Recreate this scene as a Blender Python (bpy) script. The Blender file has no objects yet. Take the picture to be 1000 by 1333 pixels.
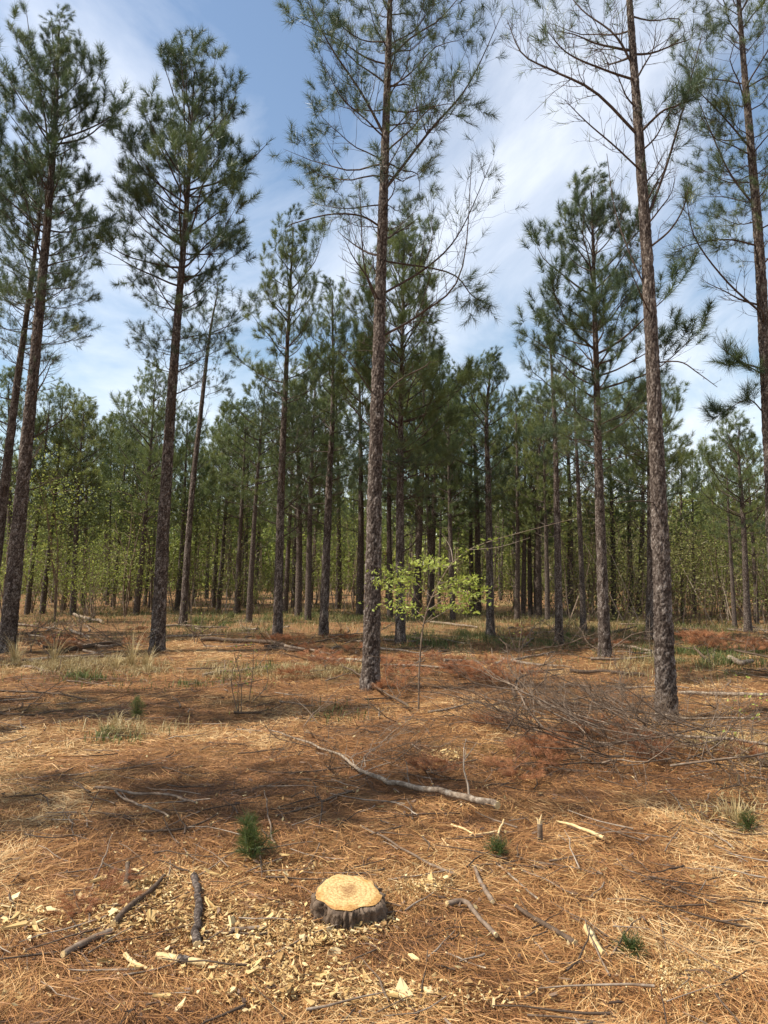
import bpy, math, random
import numpy as np
from mathutils import Vector, Matrix

# ------------------------------------------------------------------ camera, sky, sun, exposure
SC = bpy.context.scene
COL = SC.collection
R = math.radians
F_PX, CX, CY, PITCH, CAM_H = 970.0, 500.0, 666.5, R(4.35), 1.5

cam_data = bpy.data.cameras.new('camera')
cam_data.sensor_fit = 'VERTICAL'
cam_data.sensor_height = 24.0
cam_data.lens = 24.0 * F_PX / 1333.0
cam_data.clip_end = 3000.0
cam = bpy.data.objects.new('camera', cam_data)
cam.location = (0, 0, CAM_H)
cam.rotation_euler = (R(90) + PITCH, 0, 0)
COL.objects.link(cam)
SC.camera = cam

SUN_EL, SUN_AZ = R(52), R(262)      # azimuth clockwise from +Y: the sun stands to the left, a little behind the camera
sun_dir = Vector((math.sin(SUN_AZ) * math.cos(SUN_EL), math.cos(SUN_AZ) * math.cos(SUN_EL), math.sin(SUN_EL)))
sd = bpy.data.lights.new('sun', 'SUN')
sd.energy = 5.0
sd.angle = R(0.53)
sd.color = (1.0, 0.94, 0.84)
sun = bpy.data.objects.new('sun', sd)
sun.rotation_euler = sun_dir.to_track_quat('Z', 'Y').to_euler()
sun.location = (-20, -5, 30)
COL.objects.link(sun)

world = bpy.data.worlds.new('World')
SC.world = world
world.use_nodes = True
wn, wl = world.node_tree.nodes, world.node_tree.links
bg = wn['Background']
bg.inputs['Strength'].default_value = 0.105
sky = wn.new('ShaderNodeTexSky')
sky.sky_type = 'NISHITA'
sky.sun_disc = False
sky.sun_elevation = SUN_EL
sky.sun_rotation = SUN_AZ
sky.air_density = 1.35
sky.dust_density = 0.25
sky.ozone_density = 2.0
tc = wn.new('ShaderNodeTexCoord')
sep = wn.new('ShaderNodeSeparateXYZ')
wl.new(tc.outputs['Generated'], sep.inputs[0])
zz = wn.new('ShaderNodeMath'); zz.operation = 'MAXIMUM'; zz.inputs[1].default_value = 0.0
wl.new(sep.outputs['Z'], zz.inputs[0])
za = wn.new('ShaderNodeMath'); za.operation = 'ADD'; za.inputs[1].default_value = 0.22
wl.new(zz.outputs[0], za.inputs[0])
div = wn.new('ShaderNodeVectorMath'); div.operation = 'DIVIDE'
cz = wn.new('ShaderNodeCombineXYZ')
for i in range(3):
    wl.new(za.outputs[0], cz.inputs[i])
wl.new(tc.outputs['Generated'], div.inputs[0]); wl.new(cz.outputs[0], div.inputs[1])
mp = wn.new('ShaderNodeMapping')
mp.inputs['Scale'].default_value = (1.0, 0.75, 0.0)
mp.inputs['Rotation'].default_value = (0, 0, R(35))
mp.inputs['Location'].default_value = (2.3, 0.4, 0)
wl.new(div.outputs[0], mp.inputs[0])
cn = wn.new('ShaderNodeTexNoise')
cn.inputs['Scale'].default_value = 1.7
cn.inputs['Detail'].default_value = 9
cn.inputs['Roughness'].default_value = 0.58
cn.inputs['Distortion'].default_value = 0.5
wl.new(mp.outputs[0], cn.inputs['Vector'])
cr = wn.new('ShaderNodeValToRGB')
cr.color_ramp.elements[0].position = 0.40
cr.color_ramp.elements[0].color = (0.03, 0.03, 0.03, 1)
cr.color_ramp.elements[1].position = 0.72
cr.color_ramp.elements[1].color = (0.88, 0.88, 0.88, 1)
wl.new(cn.outputs['Fac'], cr.inputs[0])
cm = wn.new('ShaderNodeMixRGB')
cm.inputs['Color2'].default_value = (7.6, 7.9, 8.5, 1)
wl.new(cr.outputs[0], cm.inputs['Fac'])
wl.new(sky.outputs[0], cm.inputs['Color1'])
wl.new(cm.outputs[0], bg.inputs['Color'])

vs = SC.view_settings
vs.view_transform = 'Standard'
vs.look = 'None'
vs.exposure = 0.58
vs.gamma = 1.0
vs.use_curve_mapping = False
SC.cycles.max_bounces = 6
SC.cycles.transparent_max_bounces = 8
SC.cycles.use_denoising = True

rng = np.random.default_rng(11)
random.seed(4)

# ------------------------------------------------------------------ helpers
def hash2(ix, iy, s):
    n = (ix.astype(np.int64) * 374761393 + iy.astype(np.int64) * 668265263 + s * 1442695041) & 0xffffffff
    n = ((n ^ (n >> 13)) * 1274126177) & 0xffffffff
    return ((n ^ (n >> 16)) & 0xffff) / 65535.0

def vnoise(x, y, s=0):
    x = np.asarray(x, float); y = np.asarray(y, float)
    ix, iy = np.floor(x), np.floor(y)
    fx, fy = x - ix, y - iy
    fx, fy = fx * fx * (3 - 2 * fx), fy * fy * (3 - 2 * fy)
    a, b = hash2(ix, iy, s), hash2(ix + 1, iy, s)
    c, d = hash2(ix, iy + 1, s), hash2(ix + 1, iy + 1, s)
    return (a + (b - a) * fx) * (1 - fy) + (c + (d - c) * fx) * fy

def ground_h(x, y):
    x = np.asarray(x, float); y = np.asarray(y, float)
    near = 1.0 / (1.0 + (np.hypot(x, y) / 30.0) ** 2)
    h = (vnoise(x * 0.35, y * 0.35, 1) - .5) * 0.14 + (vnoise(x * 1.1, y * 1.1, 2) - .5) * 0.06
    h = h + (vnoise(x * 3.1, y * 3.1, 3) - .5) * 0.035 * near + (vnoise(x * 8.3, y * 8.3, 4) - .5) * 0.016 * near
    return h

def gh(x, y):
    return float(ground_h(x, y))

def ray(px, py):
    dx, dy = (px - CX) / F_PX, (CY - py) / F_PX
    return Vector((dx, math.cos(PITCH) - dy * math.sin(PITCH), math.sin(PITCH) + dy * math.cos(PITCH)))

def P(px, py, z=0.0):
    """point on the ground seen at that place of the photograph"""
    d = ray(px, py)
    t = (CAM_H - z) / -d.z
    for _ in range(3):
        t = (CAM_H - z - gh(d.x * t, d.y * t)) / -d.z
    return Vector((d.x * t, d.y * t, CAM_H + d.z * t))

def AT(px, py, depth):
    d = ray(px, py)
    t = depth / d.y
    return Vector((d.x * t, depth, CAM_H + d.z * t))

class Geo:
    def __init__(self):
        self.V, self.F, self.T, self.M, self.n = [], [], [], [], 0
    def add(self, v, f, tint=0.5, mat=0):
        v = np.asarray(v, float).reshape(-1, 3); f = np.asarray(f, int).reshape(-1, 3)
        self.V.append(v); self.F.append(f + self.n)
        t = np.asarray(tint, float)
        self.T.append(np.full(len(v), float(t)) if t.ndim == 0 else t)
        self.M.append(np.full(len(f), mat, int))
        self.n += len(v)
    def arrays(self):
        return np.concatenate(self.V), np.concatenate(self.F), np.concatenate(self.T), np.concatenate(self.M)
    def merge(self, other, mtx=None, mat=None):
        if not other.V: return
        v, f, t, m = other.arrays()
        if mtx is not None:
            A = np.array(mtx)
            v = v @ A[:3, :3].T + A[:3, 3]
        self.V.append(v); self.F.append(f + self.n); self.T.append(t)
        self.M.append(m if mat is None else np.full(len(f), mat, int)); self.n += len(v)
    def mesh(self, name, mats, smooth=True):
        me = bpy.data.meshes.new(name)
        if not isinstance(mats, (list, tuple)): mats = [mats]
        for m in mats: me.materials.append(m)
        if not self.V: return me
        v, f, t, mi = self.arrays()
        me.vertices.add(len(v)); me.vertices.foreach_set('co', v.astype(np.float32).ravel())
        me.loops.add(f.size); me.loops.foreach_set('vertex_index', f.astype(np.int32).ravel())
        me.polygons.add(len(f))
        me.polygons.foreach_set('loop_start', np.arange(0, f.size, 3, dtype=np.int32))
        me.polygons.foreach_set('loop_total', np.full(len(f), 3, dtype=np.int32))
        me.polygons.foreach_set('material_index', mi.astype(np.int32))
        me.polygons.foreach_set('use_smooth', np.full(len(f), smooth))
        a = me.attributes.new('tint', 'FLOAT', 'POINT'); a.data.foreach_set('value', t.astype(np.float32))
        me.update(calc_edges=True)
        return me

def obj(name, data, parent=None, loc=(0, 0, 0)):
    o = bpy.data.objects.new(name, data)
    o.location = loc
    o.parent = parent
    COL.objects.link(o)
    return o

def tag(o, label, cat, group=None, kind=None):
    if label: o['label'] = label
    if cat: o['category'] = cat
    if group: o['group'] = group
    if kind: o['kind'] = kind
    return o

def unit(v):
    return v / np.maximum(np.linalg.norm(v, axis=-1, keepdims=True), 1e-9)

def tube(pts, rad, sides=5, tint=0.5, jitter=0.0, caps=True, g=None, mat=0, cap_mat=None):
    pts = np.asarray(pts, float); rad = np.broadcast_to(np.asarray(rad, float), (len(pts),))
    n = len(pts)
    tan = np.gradient(pts, axis=0); tan = unit(tan)
    ref = np.array([0, 0, 1.0]) if abs(tan[0][2]) < .9 else np.array([1.0, 0, 0])
    u = np.zeros_like(pts)
    a = unit(np.cross(tan[0], ref))
    for i in range(n):
        a = a - tan[i] * np.dot(a, tan[i]); a = a / max(np.linalg.norm(a), 1e-9); u[i] = a
    w = np.cross(tan, u)
    th = np.linspace(0, 2 * np.pi, sides, endpoint=False)
    if jitter < 0:                                   # the same uneven section all along, as in split wood
        rr = rad[:, None] * (1 + (rng.random((1, sides)) - .5) * 2 * -jitter) * (1 + (rng.random((n, sides)) - .5) * .06)
    else:
        rr = rad[:, None] * (1 + (rng.random((n, sides)) - .5) * 2 * jitter if jitter else np.ones((n, sides)))
    V = pts[:, None, :] + rr[:, :, None] * (np.cos(th)[None, :, None] * u[:, None, :] + np.sin(th)[None, :, None] * w[:, None, :])
    i, j = np.meshgrid(np.arange(n - 1), np.arange(sides), indexing='ij')
    a0 = (i * sides + j).ravel(); b0 = (i * sides + (j + 1) % sides).ravel()
    c0 = a0 + sides; d0 = b0 + sides
    Fc = np.concatenate([np.stack([a0, b0, d0], 1), np.stack([a0, d0, c0], 1)])
    g = g or Geo()
    g.add(V.reshape(-1, 3), Fc, tint, mat)
    if caps:
        cm_ = mat if cap_mat is None else cap_mat
        for k, ring in ((0, V[0]), (n - 1, V[-1])):
            vv = np.vstack([ring, pts[k]]); jj = np.arange(sides)
            ff = np.stack([jj, (jj + 1) % sides, np.full(sides, sides)], 1)
            if k == 0: ff = ff[:, ::-1]
            g.add(vv, ff, tint, cm_)
    return g

def smooth_path(pts, n):
    pts = np.asarray(pts, float)
    if len(pts) == 2:
        t = np.linspace(0, 1, n)[:, None]
        return pts[0] * (1 - t) + pts[1] * t
    p = np.vstack([2 * pts[0] - pts[1], pts, 2 * pts[-1] - pts[-2]])
    out = []
    m = len(pts) - 1
    for s in np.linspace(0, m - 1e-6, n):
        k = int(s); t = s - k
        a, b, c, d = p[k], p[k + 1], p[k + 2], p[k + 3]
        out.append(.5 * ((2 * b) + (c - a) * t + (2 * a - 5 * b + 4 * c - d) * t * t + (3 * b - a - 3 * c + d) * t ** 3))
    return np.array(out)

# ------------------------------------------------------------------ materials
def new_mat(name):
    m = bpy.data.materials.new(name); m.use_nodes = True
    nt = m.node_tree
    return m, nt.nodes, nt.links, nt.nodes['Principled BSDF']

def ramp(nodes, stops):
    r = nodes.new('ShaderNodeValToRGB')
    el = r.color_ramp.elements
    while len(el) < len(stops): el.new(0.5)
    for e, (p, c) in zip(el, stops):
        e.position = p; e.color = (*c, 1)
    return r

def leafy(name, stops, trans=0.3, rough=0.5, noise_scale=1.5, spec=0.3):
    """thin growing or dry matter: colour by piece (tint) and a slow noise, some light passing through"""
    m, n, l, b = new_mat(name)
    at = n.new('ShaderNodeAttribute'); at.attribute_name = 'tint'
    tcn = n.new('ShaderNodeTexCoord')
    nz = n.new('ShaderNodeTexNoise'); nz.inputs['Scale'].default_value = noise_scale; nz.inputs['Detail'].default_value = 3
    l.new(tcn.outputs['Object'], nz.inputs['Vector'])
    oi = n.new('ShaderNodeObjectInfo')
    m1 = n.new('ShaderNodeMath'); m1.operation = 'MULTIPLY_ADD'; m1.inputs[1].default_value = 0.5; m1.inputs[2].default_value = -0.25
    l.new(nz.outputs['Fac'], m1.inputs[0])
    m2 = n.new('ShaderNodeMath'); m2.operation = 'ADD'
    l.new(at.outputs['Fac'], m2.inputs[0]); l.new(m1.outputs[0], m2.inputs[1])
    m3 = n.new('ShaderNodeMath'); m3.operation = 'MULTIPLY_ADD'; m3.inputs[1].default_value = 0.36; m3.inputs[2].default_value = -0.18
    l.new(oi.outputs['Random'], m3.inputs[0])
    m4 = n.new('ShaderNodeMath'); m4.operation = 'ADD'; m4.use_clamp = True
    l.new(m2.outputs[0], m4.inputs[0]); l.new(m3.outputs[0], m4.inputs[1])
    r = ramp(n, stops); l.new(m4.outputs[0], r.inputs[0])
    l.new(r.outputs[0], b.inputs['Base Color'])
    b.inputs['Roughness'].default_value = rough
    b.inputs['Specular IOR Level'].default_value = spec
    if trans > 0:
        tr = n.new('ShaderNodeBsdfTranslucent'); l.new(r.outputs[0], tr.inputs['Color'])
        mx = n.new('ShaderNodeMixShader'); mx.inputs[0].default_value = trans
        l.new(b.outputs[0], mx.inputs[1]); l.new(tr.outputs[0], mx.inputs[2])
        l.new(mx.outputs[0], n['Material Output'].inputs['Surface'])
    return m

def woody(name, stops, scale=18, stretch=(1, 1, 0.35), bump=0.4, rough=0.85, cells=False):
    m, n, l, b = new_mat(name)
    tcn = n.new('ShaderNodeTexCoord')
    mpn = n.new('ShaderNodeMapping'); mpn.inputs['Scale'].default_value = stretch
    l.new(tcn.outputs['Object'], mpn.inputs[0])
    nz = n.new('ShaderNodeTexNoise'); nz.inputs['Scale'].default_value = scale; nz.inputs['Detail'].default_value = 7; nz.inputs['Roughness'].default_value = .65
    l.new(mpn.outputs[0], nz.inputs['Vector'])
    fac = nz.outputs['Fac']; hgt = nz.outputs['Fac']
    at = n.new('ShaderNodeAttribute'); at.attribute_name = 'tint'
    ad = n.new('ShaderNodeMath'); ad.operation = 'MULTIPLY_ADD'; ad.inputs[1].default_value = 0.7; ad.inputs[2].default_value = -0.35
    l.new(at.outputs['Fac'], ad.inputs[0])
    sm = n.new('ShaderNodeMath'); sm.operation = 'ADD'; l.new(fac, sm.inputs[0]); l.new(ad.outputs[0], sm.inputs[1])
    if cells:
        vo = n.new('ShaderNodeTexVoronoi'); vo.inputs['Scale'].default_value = scale * 1.3
        l.new(mpn.outputs[0], vo.inputs['Vector'])
        sx = n.new('ShaderNodeSeparateColor'); l.new(vo.outputs['Color'], sx.inputs[0])
        m5 = n.new('ShaderNodeMath'); m5.operation = 'MULTIPLY_ADD'; m5.inputs[1].default_value = .3; m5.inputs[2].default_value = -.15
        l.new(sx.outputs[0], m5.inputs[0])
        s2 = n.new('ShaderNodeMath'); s2.operation = 'ADD'; l.new(sm.outputs[0], s2.inputs[0]); l.new(m5.outputs[0], s2.inputs[1])
        sm = s2
    r = ramp(n, stops); l.new(sm.outputs[0], r.inputs[0])
    l.new(r.outputs[0], b.inputs['Base Color'])
    b.inputs['Roughness'].default_value = rough; b.inputs['Specular IOR Level'].default_value = .2
    bp = n.new('ShaderNodeBump'); bp.inputs['Strength'].default_value = bump; bp.inputs['Distance'].default_value = 0.02
    l.new(hgt, bp.inputs['Height']); l.new(bp.outputs[0], b.inputs['Normal'])
    return m

M = {}
M['bark'] = woody('pine_bark', [(0.22, (0.024, 0.0155, 0.011)), (0.45, (0.063, 0.045, 0.035)), (0.66, (0.160, 0.126, 0.103)), (0.88, (0.34, 0.295, 0.255))], 60, (1, 1, .55), .7, .9, True)
M['branch'] = woody('pine_branch_bark', [(0.3, (0.035, 0.024, 0.018)), (0.55, (0.085, 0.06, 0.045)), (0.8, (0.17, 0.13, 0.10))], 30, (1, 1, 1), .3)
M['grey_twig'] = woody('weathered_twig', [(0.25, (0.075, 0.05, 0.034)), (0.5, (0.18, 0.125, 0.085)), (0.8, (0.36, 0.29, 0.22))], 22, (1, 1, 1), .35)
M['pale_log'] = woody('lichen_bark', [(0.34, (0.09, 0.062, 0.042)), (0.50, (0.22, 0.16, 0.11)), (0.66, (0.40, 0.33, 0.25))], 34, (1, 1, 1), .5)
M['dark_stick'] = woody('dark_stick_bark', [(0.25, (0.034, 0.022, 0.015)), (0.5, (0.10, 0.066, 0.043)), (0.8, (0.20, 0.14, 0.095))], 30, (1, 1, 1), .5)
M['wood'] = woody('fresh_wood', [(0.25, (0.40, 0.25, 0.10)), (0.5, (0.60, 0.43, 0.21)), (0.75, (0.72, 0.58, 0.36))], 30, (1, 1, 1), .25, .7)
M['chip'] = leafy('wood_chips', [(0.0, (0.17, 0.085, 0.035)), (0.3, (0.37, 0.22, 0.08)), (0.65, (0.56, 0.375, 0.15)), (1.0, (0.70, 0.54, 0.29))], 0.0, .75, 60)
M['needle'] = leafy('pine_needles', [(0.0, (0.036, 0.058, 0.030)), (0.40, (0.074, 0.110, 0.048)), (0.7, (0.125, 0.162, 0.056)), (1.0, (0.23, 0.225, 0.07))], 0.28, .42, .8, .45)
M['needle_far'] = leafy('sunny_pine_needles', [(0.0, (0.065, 0.092, 0.036)), (0.40, (0.135, 0.175, 0.060)), (0.7, (0.205, 0.23, 0.068)), (1.0, (0.30, 0.28, 0.08))], 0.42, .45, .5, .45)  # paler copy of the pine needles: sunlight on the crowns put into the colour
M['red_needle'] = leafy('dead_red_needles', [(0.0, (0.13, 0.05, 0.025)), (0.5, (0.37, 0.155, 0.065)), (1.0, (0.54, 0.30, 0.15))], 0.2, .6, 2)
M['straw'] = leafy('pine_straw', [(0.0, (0.075, 0.034, 0.015)), (0.3, (0.245, 0.108, 0.039)), (0.6, (0.43, 0.21, 0.074)), (0.85, (0.60, 0.355, 0.14)), (1.0, (0.68, 0.48, 0.24))], 0.12, .55, .7)
M['dry_grass'] = leafy('dry_grass', [(0.0, (0.22, 0.15, 0.06)), (0.5, (0.42, 0.31, 0.14)), (1.0, (0.60, 0.50, 0.28))], 0.25, .6, 1)
M['grass'] = leafy('green_grass', [(0.0, (0.05, 0.07, 0.02)), (0.5, (0.11, 0.14, 0.04)), (1.0, (0.24, 0.24, 0.08))], 0.3, .6, .6)
M['leaf'] = leafy('spring_leaves', [(0.0, (0.22, 0.27, 0.045)), (0.5, (0.37, 0.42, 0.075)), (1.0, (0.50, 0.52, 0.15))], 0.4, .5, 2)
M['under_leaf'] = leafy('understorey_leaves', [(0.0, (0.10, 0.125, 0.028)), (0.5, (0.23, 0.27, 0.055)), (1.0, (0.40, 0.42, 0.10))], 0.45, .55, .5)
M['scrub_leaf'] = leafy('scrub_leaves', [(0.0, (0.085, 0.085, 0.03)), (0.5, (0.17, 0.17, 0.055)), (1.0, (0.29, 0.27, 0.09))], 0.4, .6, .35)
M['seedling'] = leafy('seedling_needles', [(0.0, (0.03, 0.045, 0.012)), (0.5, (0.065, 0.09, 0.022)), (1.0, (0.13, 0.145, 0.04))], 0.25, .5, 3)

def ground_material():
    m, n, l, b = new_mat('pine_straw_ground')
    tcn = n.new('ShaderNodeTexCoord')
    def nz(scale, detail=6, rough=.6):
        q = n.new('ShaderNodeTexNoise'); q.inputs['Scale'].default_value = scale; q.inputs['Detail'].default_value = detail; q.inputs['Roughness'].default_value = rough
        l.new(tcn.outputs['Object'], q.inputs['Vector']); return q
    fine = nz(55, 8, .75); mid = nz(3.2, 5); big = nz(.45, 3)
    r1 = ramp(n, [(0.28, (0.085, 0.038, 0.017)), (0.5, (0.225, 0.105, 0.043)), (0.68, (0.40, 0.215, 0.092)), (0.85, (0.54, 0.35, 0.175))])
    l.new(fine.outputs['Fac'], r1.inputs[0])
    r2 = ramp(n, [(0.35, (0.15, 0.072, 0.034)), (0.55, (0.26, 0.155, 0.07)), (0.75, (0.34, 0.235, 0.115))])
    l.new(mid.outputs['Fac'], r2.inputs[0])
    mx = n.new('ShaderNodeMixRGB'); mx.inputs[0].default_value = .45
    l.new(r1.outputs[0], mx.inputs[1]); l.new(r2.outputs[0], mx.inputs[2])
    # patches of thin grass and moss
    r3 = ramp(n, [(0.52, (0, 0, 0)), (0.66, (.55, .55, .55))]); l.new(big.outputs['Fac'], r3.inputs[0])
    gx = n.new('ShaderNodeMixRGB'); gx.inputs[2].default_value = (0.20, 0.165, 0.065, 1)
    l.new(r3.outputs[0], gx.inputs[0]); l.new(mx.outputs[0], gx.inputs[1])
    l.new(gx.outputs[0], b.inputs['Base Color'])
    b.inputs['Roughness'].default_value = .9; b.inputs['Specular IOR Level'].default_value = .15
    bp = n.new('ShaderNodeBump'); bp.inputs['Strength'].default_value = .8; bp.inputs['Distance'].default_value = .02
    l.new(fine.outputs['Fac'], bp.inputs['Height']); l.new(bp.outputs[0], b.inputs['Normal'])
    return m
M['ground'] = ground_material()

def cut_face_material():
    m, n, l, b = new_mat('stump_cut_wood')
    tcn = n.new('ShaderNodeTexCoord')
    nz = n.new('ShaderNodeTexNoise'); nz.inputs['Scale'].default_value = 15; nz.inputs['Detail'].default_value = 5
    l.new(tcn.outputs['Object'], nz.inputs['Vector'])
    mpn = n.new('ShaderNodeMapping'); mpn.inputs['Location'].default_value = (0.012, -0.008, 0)
    l.new(tcn.outputs['Object'], mpn.inputs[0])
    wv = n.new('ShaderNodeTexWave'); wv.wave_type = 'RINGS'; wv.rings_direction = 'Z'
    wv.inputs['Scale'].default_value = 15; wv.inputs['Distortion'].default_value = 3.2; wv.inputs['Detail'].default_value = 3; wv.inputs['Detail Scale'].default_value = 1.5
    l.new(mpn.outputs[0], wv.inputs['Vector'])
    ln = n.new('ShaderNodeVectorMath'); ln.operation = 'LENGTH'
    fl = n.new('ShaderNodeVectorMath'); fl.operation = 'MULTIPLY'; fl.inputs[1].default_value = (1, 1, 0)
    l.new(mpn.outputs[0], fl.inputs[0]); l.new(fl.outputs[0], ln.inputs[0])
    rr = ramp(n, [(0.0, (0.34, 0.19, 0.07)), (0.22, (0.48, 0.31, 0.12)), (0.42, (0.60, 0.42, 0.18)), (0.70, (0.61, 0.42, 0.17)), (0.88, (0.50, 0.28, 0.08)), (1.0, (0.44, 0.24, 0.07))])
    dv = n.new('ShaderNodeMath'); dv.operation = 'MULTIPLY_ADD'; dv.inputs[1].default_value = 6.6
    l.new(ln.outputs['Value'], dv.inputs[0])
    n2 = n.new('ShaderNodeMath'); n2.operation = 'MULTIPLY_ADD'; n2.inputs[1].default_value = 1.3; n2.inputs[2].default_value = -.62
    l.new(nz.outputs['Fac'], n2.inputs[0]); l.new(n2.outputs[0], dv.inputs[2])
    l.new(dv.outputs[0], rr.inputs[0])
    r2 = ramp(n, [(0.0, (0.60, 0.46, 0.33)), (0.55, (1, 1, 1))]); l.new(wv.outputs['Fac'], r2.inputs[0])
    fn = n.new('ShaderNodeTexNoise'); fn.inputs['Scale'].default_value = 120; fn.inputs['Detail'].default_value = 4
    l.new(tcn.outputs['Object'], fn.inputs['Vector'])
    r3 = ramp(n, [(0.36, (0.50, 0.36, 0.22)), (0.58, (1, 1, 1))]); l.new(fn.outputs['Fac'], r3.inputs[0])
    mx = n.new('ShaderNodeMixRGB'); mx.blend_type = 'MULTIPLY'; mx.inputs[0].default_value = .36
    l.new(rr.outputs[0], mx.inputs[1]); l.new(r2.outputs[0], mx.inputs[2])
    m2 = n.new('ShaderNodeMixRGB'); m2.blend_type = 'MULTIPLY'; m2.inputs[0].default_value = .7
    l.new(mx.outputs[0], m2.inputs[1]); l.new(r3.outputs[0], m2.inputs[2])
    l.new(m2.outputs[0], b.inputs['Base Color'])
    b.inputs['Roughness'].default_value = .75
    bp = n.new('ShaderNodeBump'); bp.inputs['Strength'].default_value = .35; bp.inputs['Distance'].default_value = .006
    l.new(fn.outputs['Fac'], bp.inputs['Height']); l.new(bp.outputs[0], b.inputs['Normal'])
    return m
M['cut'] = cut_face_material()

# ------------------------------------------------------------------ ground
def build_ground():
    a = np.concatenate([np.linspace(0, 6, 61), np.geomspace(6.15, 900, 75)])
    xs = np.concatenate([-a[:0:-1], a])
    ys = np.concatenate([-np.geomspace(900, 1.2, 34), np.linspace(-1, 9, 101), np.geomspace(9.12, 900, 95)])
    X, Y = np.meshgrid(xs, ys, indexing='xy')
    Z = ground_h(X, Y) 
    V = np.stack([X, Y, Z], -1).reshape(-1, 3)
    nx, ny = len(xs), len(ys)
    i, j = np.meshgrid(np.arange(ny - 1), np.arange(nx - 1), indexing='ij')
    a0 = (i * nx + j).ravel(); b0 = a0 + 1; c0 = a0 + nx; d0 = c0 + 1
    g = Geo(); g.add(V, np.concatenate([np.stack([a0, b0, d0], 1), np.stack([a0, d0, c0], 1)]))
    o = obj('ground', g.mesh('ground', M['ground'])); o['kind'] = 'structure'
    o['label'] = 'forest floor of orange brown pine straw'
build_ground()

# ------------------------------------------------------------------ needles, branches, pines
def needles(g, p, d, n, shoot, nl, w, spread=(18, 62), droop=0.0, tint=None, r=rng):
    """g += n needles round each shoot that starts at p and runs along d"""
    p = np.asarray(p, float); d = unit(np.asarray(d, float))
    S = len(p)
    if S == 0: return
    D = np.repeat(d, n, 0); N = S * n
    u = r.random(N)
    B = np.repeat(p, n, 0) + D * (shoot * u)[:, None]
    q = unit(np.cross(D, unit(r.normal(size=(N, 3)))))
    a = np.radians(spread[0] + (spread[1] - spread[0]) * r.random(N)) * (1.15 - .45 * u)
    dr = D * np.cos(a)[:, None] + q * np.sin(a)[:, None]
    dr[:, 2] -= droop * r.random(N)
    dr = unit(dr)
    L = nl * (.65 + .5 * r.random(N))
    side = unit(np.cross(dr, unit(r.normal(size=(N, 3))))) * (w / 2)
    V = np.stack([B - side, B + side, B + dr * L[:, None]], 1)
    if tint is None:
        ts = .25 + .4 * r.random(S)
        tint = np.repeat(ts, n) + .15 * (r.random(N) - .5)
    g.add(V.reshape(-1, 3), np.arange(3 * N).reshape(-1, 3), np.repeat(tint, 3))

def gen_branch(r, L, twigs, needle_n, live=1.0, up=.25, start=.28, sub=2, nl=.17, nw=.005, thick=1.0, wig=.03, twl=1.0, axis_sides=5, lift=.0, shoot=.17, spread=(18, 62)):
    """a branch along +X; returns wood and needles"""
    wood, nd = Geo(), Geo()
    n = 9
    t = np.linspace(0, 1, n)
    ph = r.random(2) * 6.28
    ax = np.stack([L * t * (1 - .06 * up), L * (wig * np.sin(t * 4 + ph[0]) + wig * .5 * np.sin(t * 11 + ph[1])) * t,
                   L * (up * t ** 2 + wig * .6 * np.sin(t * 7 + ph[1]) * t)], 1)
    r0 = (.0115 * L + .005) * thick
    tube(ax, r0 * (1 - t) ** .8 + .0022 * thick, axis_sides, .5, g=wood, caps=False)
    sp, sdr = [ax[-1]], [ax[-1] - ax[-2]]
    side = 1
    for k in range(twigs):
        tt = start + (1 - start) * ((k + r.random() * .8) / twigs) ** .85
        tt = min(tt, .97)
        i = min(int(tt * (n - 1)), n - 2); f = tt * (n - 1) - i
        p0 = ax[i] * (1 - f) + ax[i + 1] * f
        dax = unit(ax[i + 1] - ax[i])
        side = -side
        ang = R(r.uniform(32, 68)) * side
        l = L * twl * (.16 + .30 * (1 - tt)) * r.uniform(.6, 1.25)
        dv = np.array([dax[0] * math.cos(ang) - dax[1] * math.sin(ang), dax[0] * math.sin(ang) + dax[1] * math.cos(ang), dax[2] + r.uniform(-.25, .45)])
        dv = unit(dv)
        s = np.linspace(0, 1, 5)[:, None]
        bend = np.array([.18, 0, .32]) * r.uniform(.2, 1.2)
        tw = p0 + dv * l * s + bend * l * s ** 2 + np.cumsum(r.normal(size=(5, 3)) * l * .018, 0)
        tw[0] = p0
        rt = max(r0 * (1 - tt) ** .8 * .55, .0028 * thick)
        tube(tw, rt * (1 - .75 * s[:, 0]), 3, .5, g=wood, caps=False)
        sp.append(tw[-1]); sdr.append(tw[-1] - tw[-2])
        if r.random() < .5: sp.append(tw[-2]); sdr.append(tw[-1] - tw[-2])
        for q in range(sub):
            s2 = r.uniform(.3, .85); m = min(int(s2 * 4), 3); b0 = tw[m] + (tw[m + 1] - tw[m]) * (s2 * 4 - m)
            d2 = unit(unit(tw[m + 1] - tw[m]) + r.normal(size=3) * .55 + np.array([0, 0, .15]))
            l2 = l * r.uniform(.25, .55)
            s3 = np.linspace(0, 1, 3)[:, None]
            st = b0 + d2 * l2 * s3 + np.array([0, 0, .25]) * l2 * s3 ** 2
            tube(st, rt * .6 * (1 - .7 * s3[:, 0]), 3, .5, g=wood, caps=False)
            sp.append(st[-1]); sdr.append(st[-1] - st[-2])
    sp = np.array(sp); sdr = np.array(sdr)
    keep = r.random(len(sp)) < live
    sp, sdr = sp[keep], sdr[keep]
    if needle_n and len(sp):
        dd = unit(unit(sdr) + np.array([0, 0, lift]))
        needles(nd, sp - unit(sdr) * .06, dd, needle_n, shoot, nl, nw, spread, r=r)
    return wood, nd

def gen_set(kind, count, seed, mat='needle', **kw):
    out = []
    r = np.random.default_rng(seed)
    for i in range(count):
        w, nd = gen_branch(r, 1.35, **kw)
        out.append((w, nd, w.mesh('branch', M['branch']), nd.mesh('needles', M[mat], False) if nd.V else None))
    return out

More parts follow.
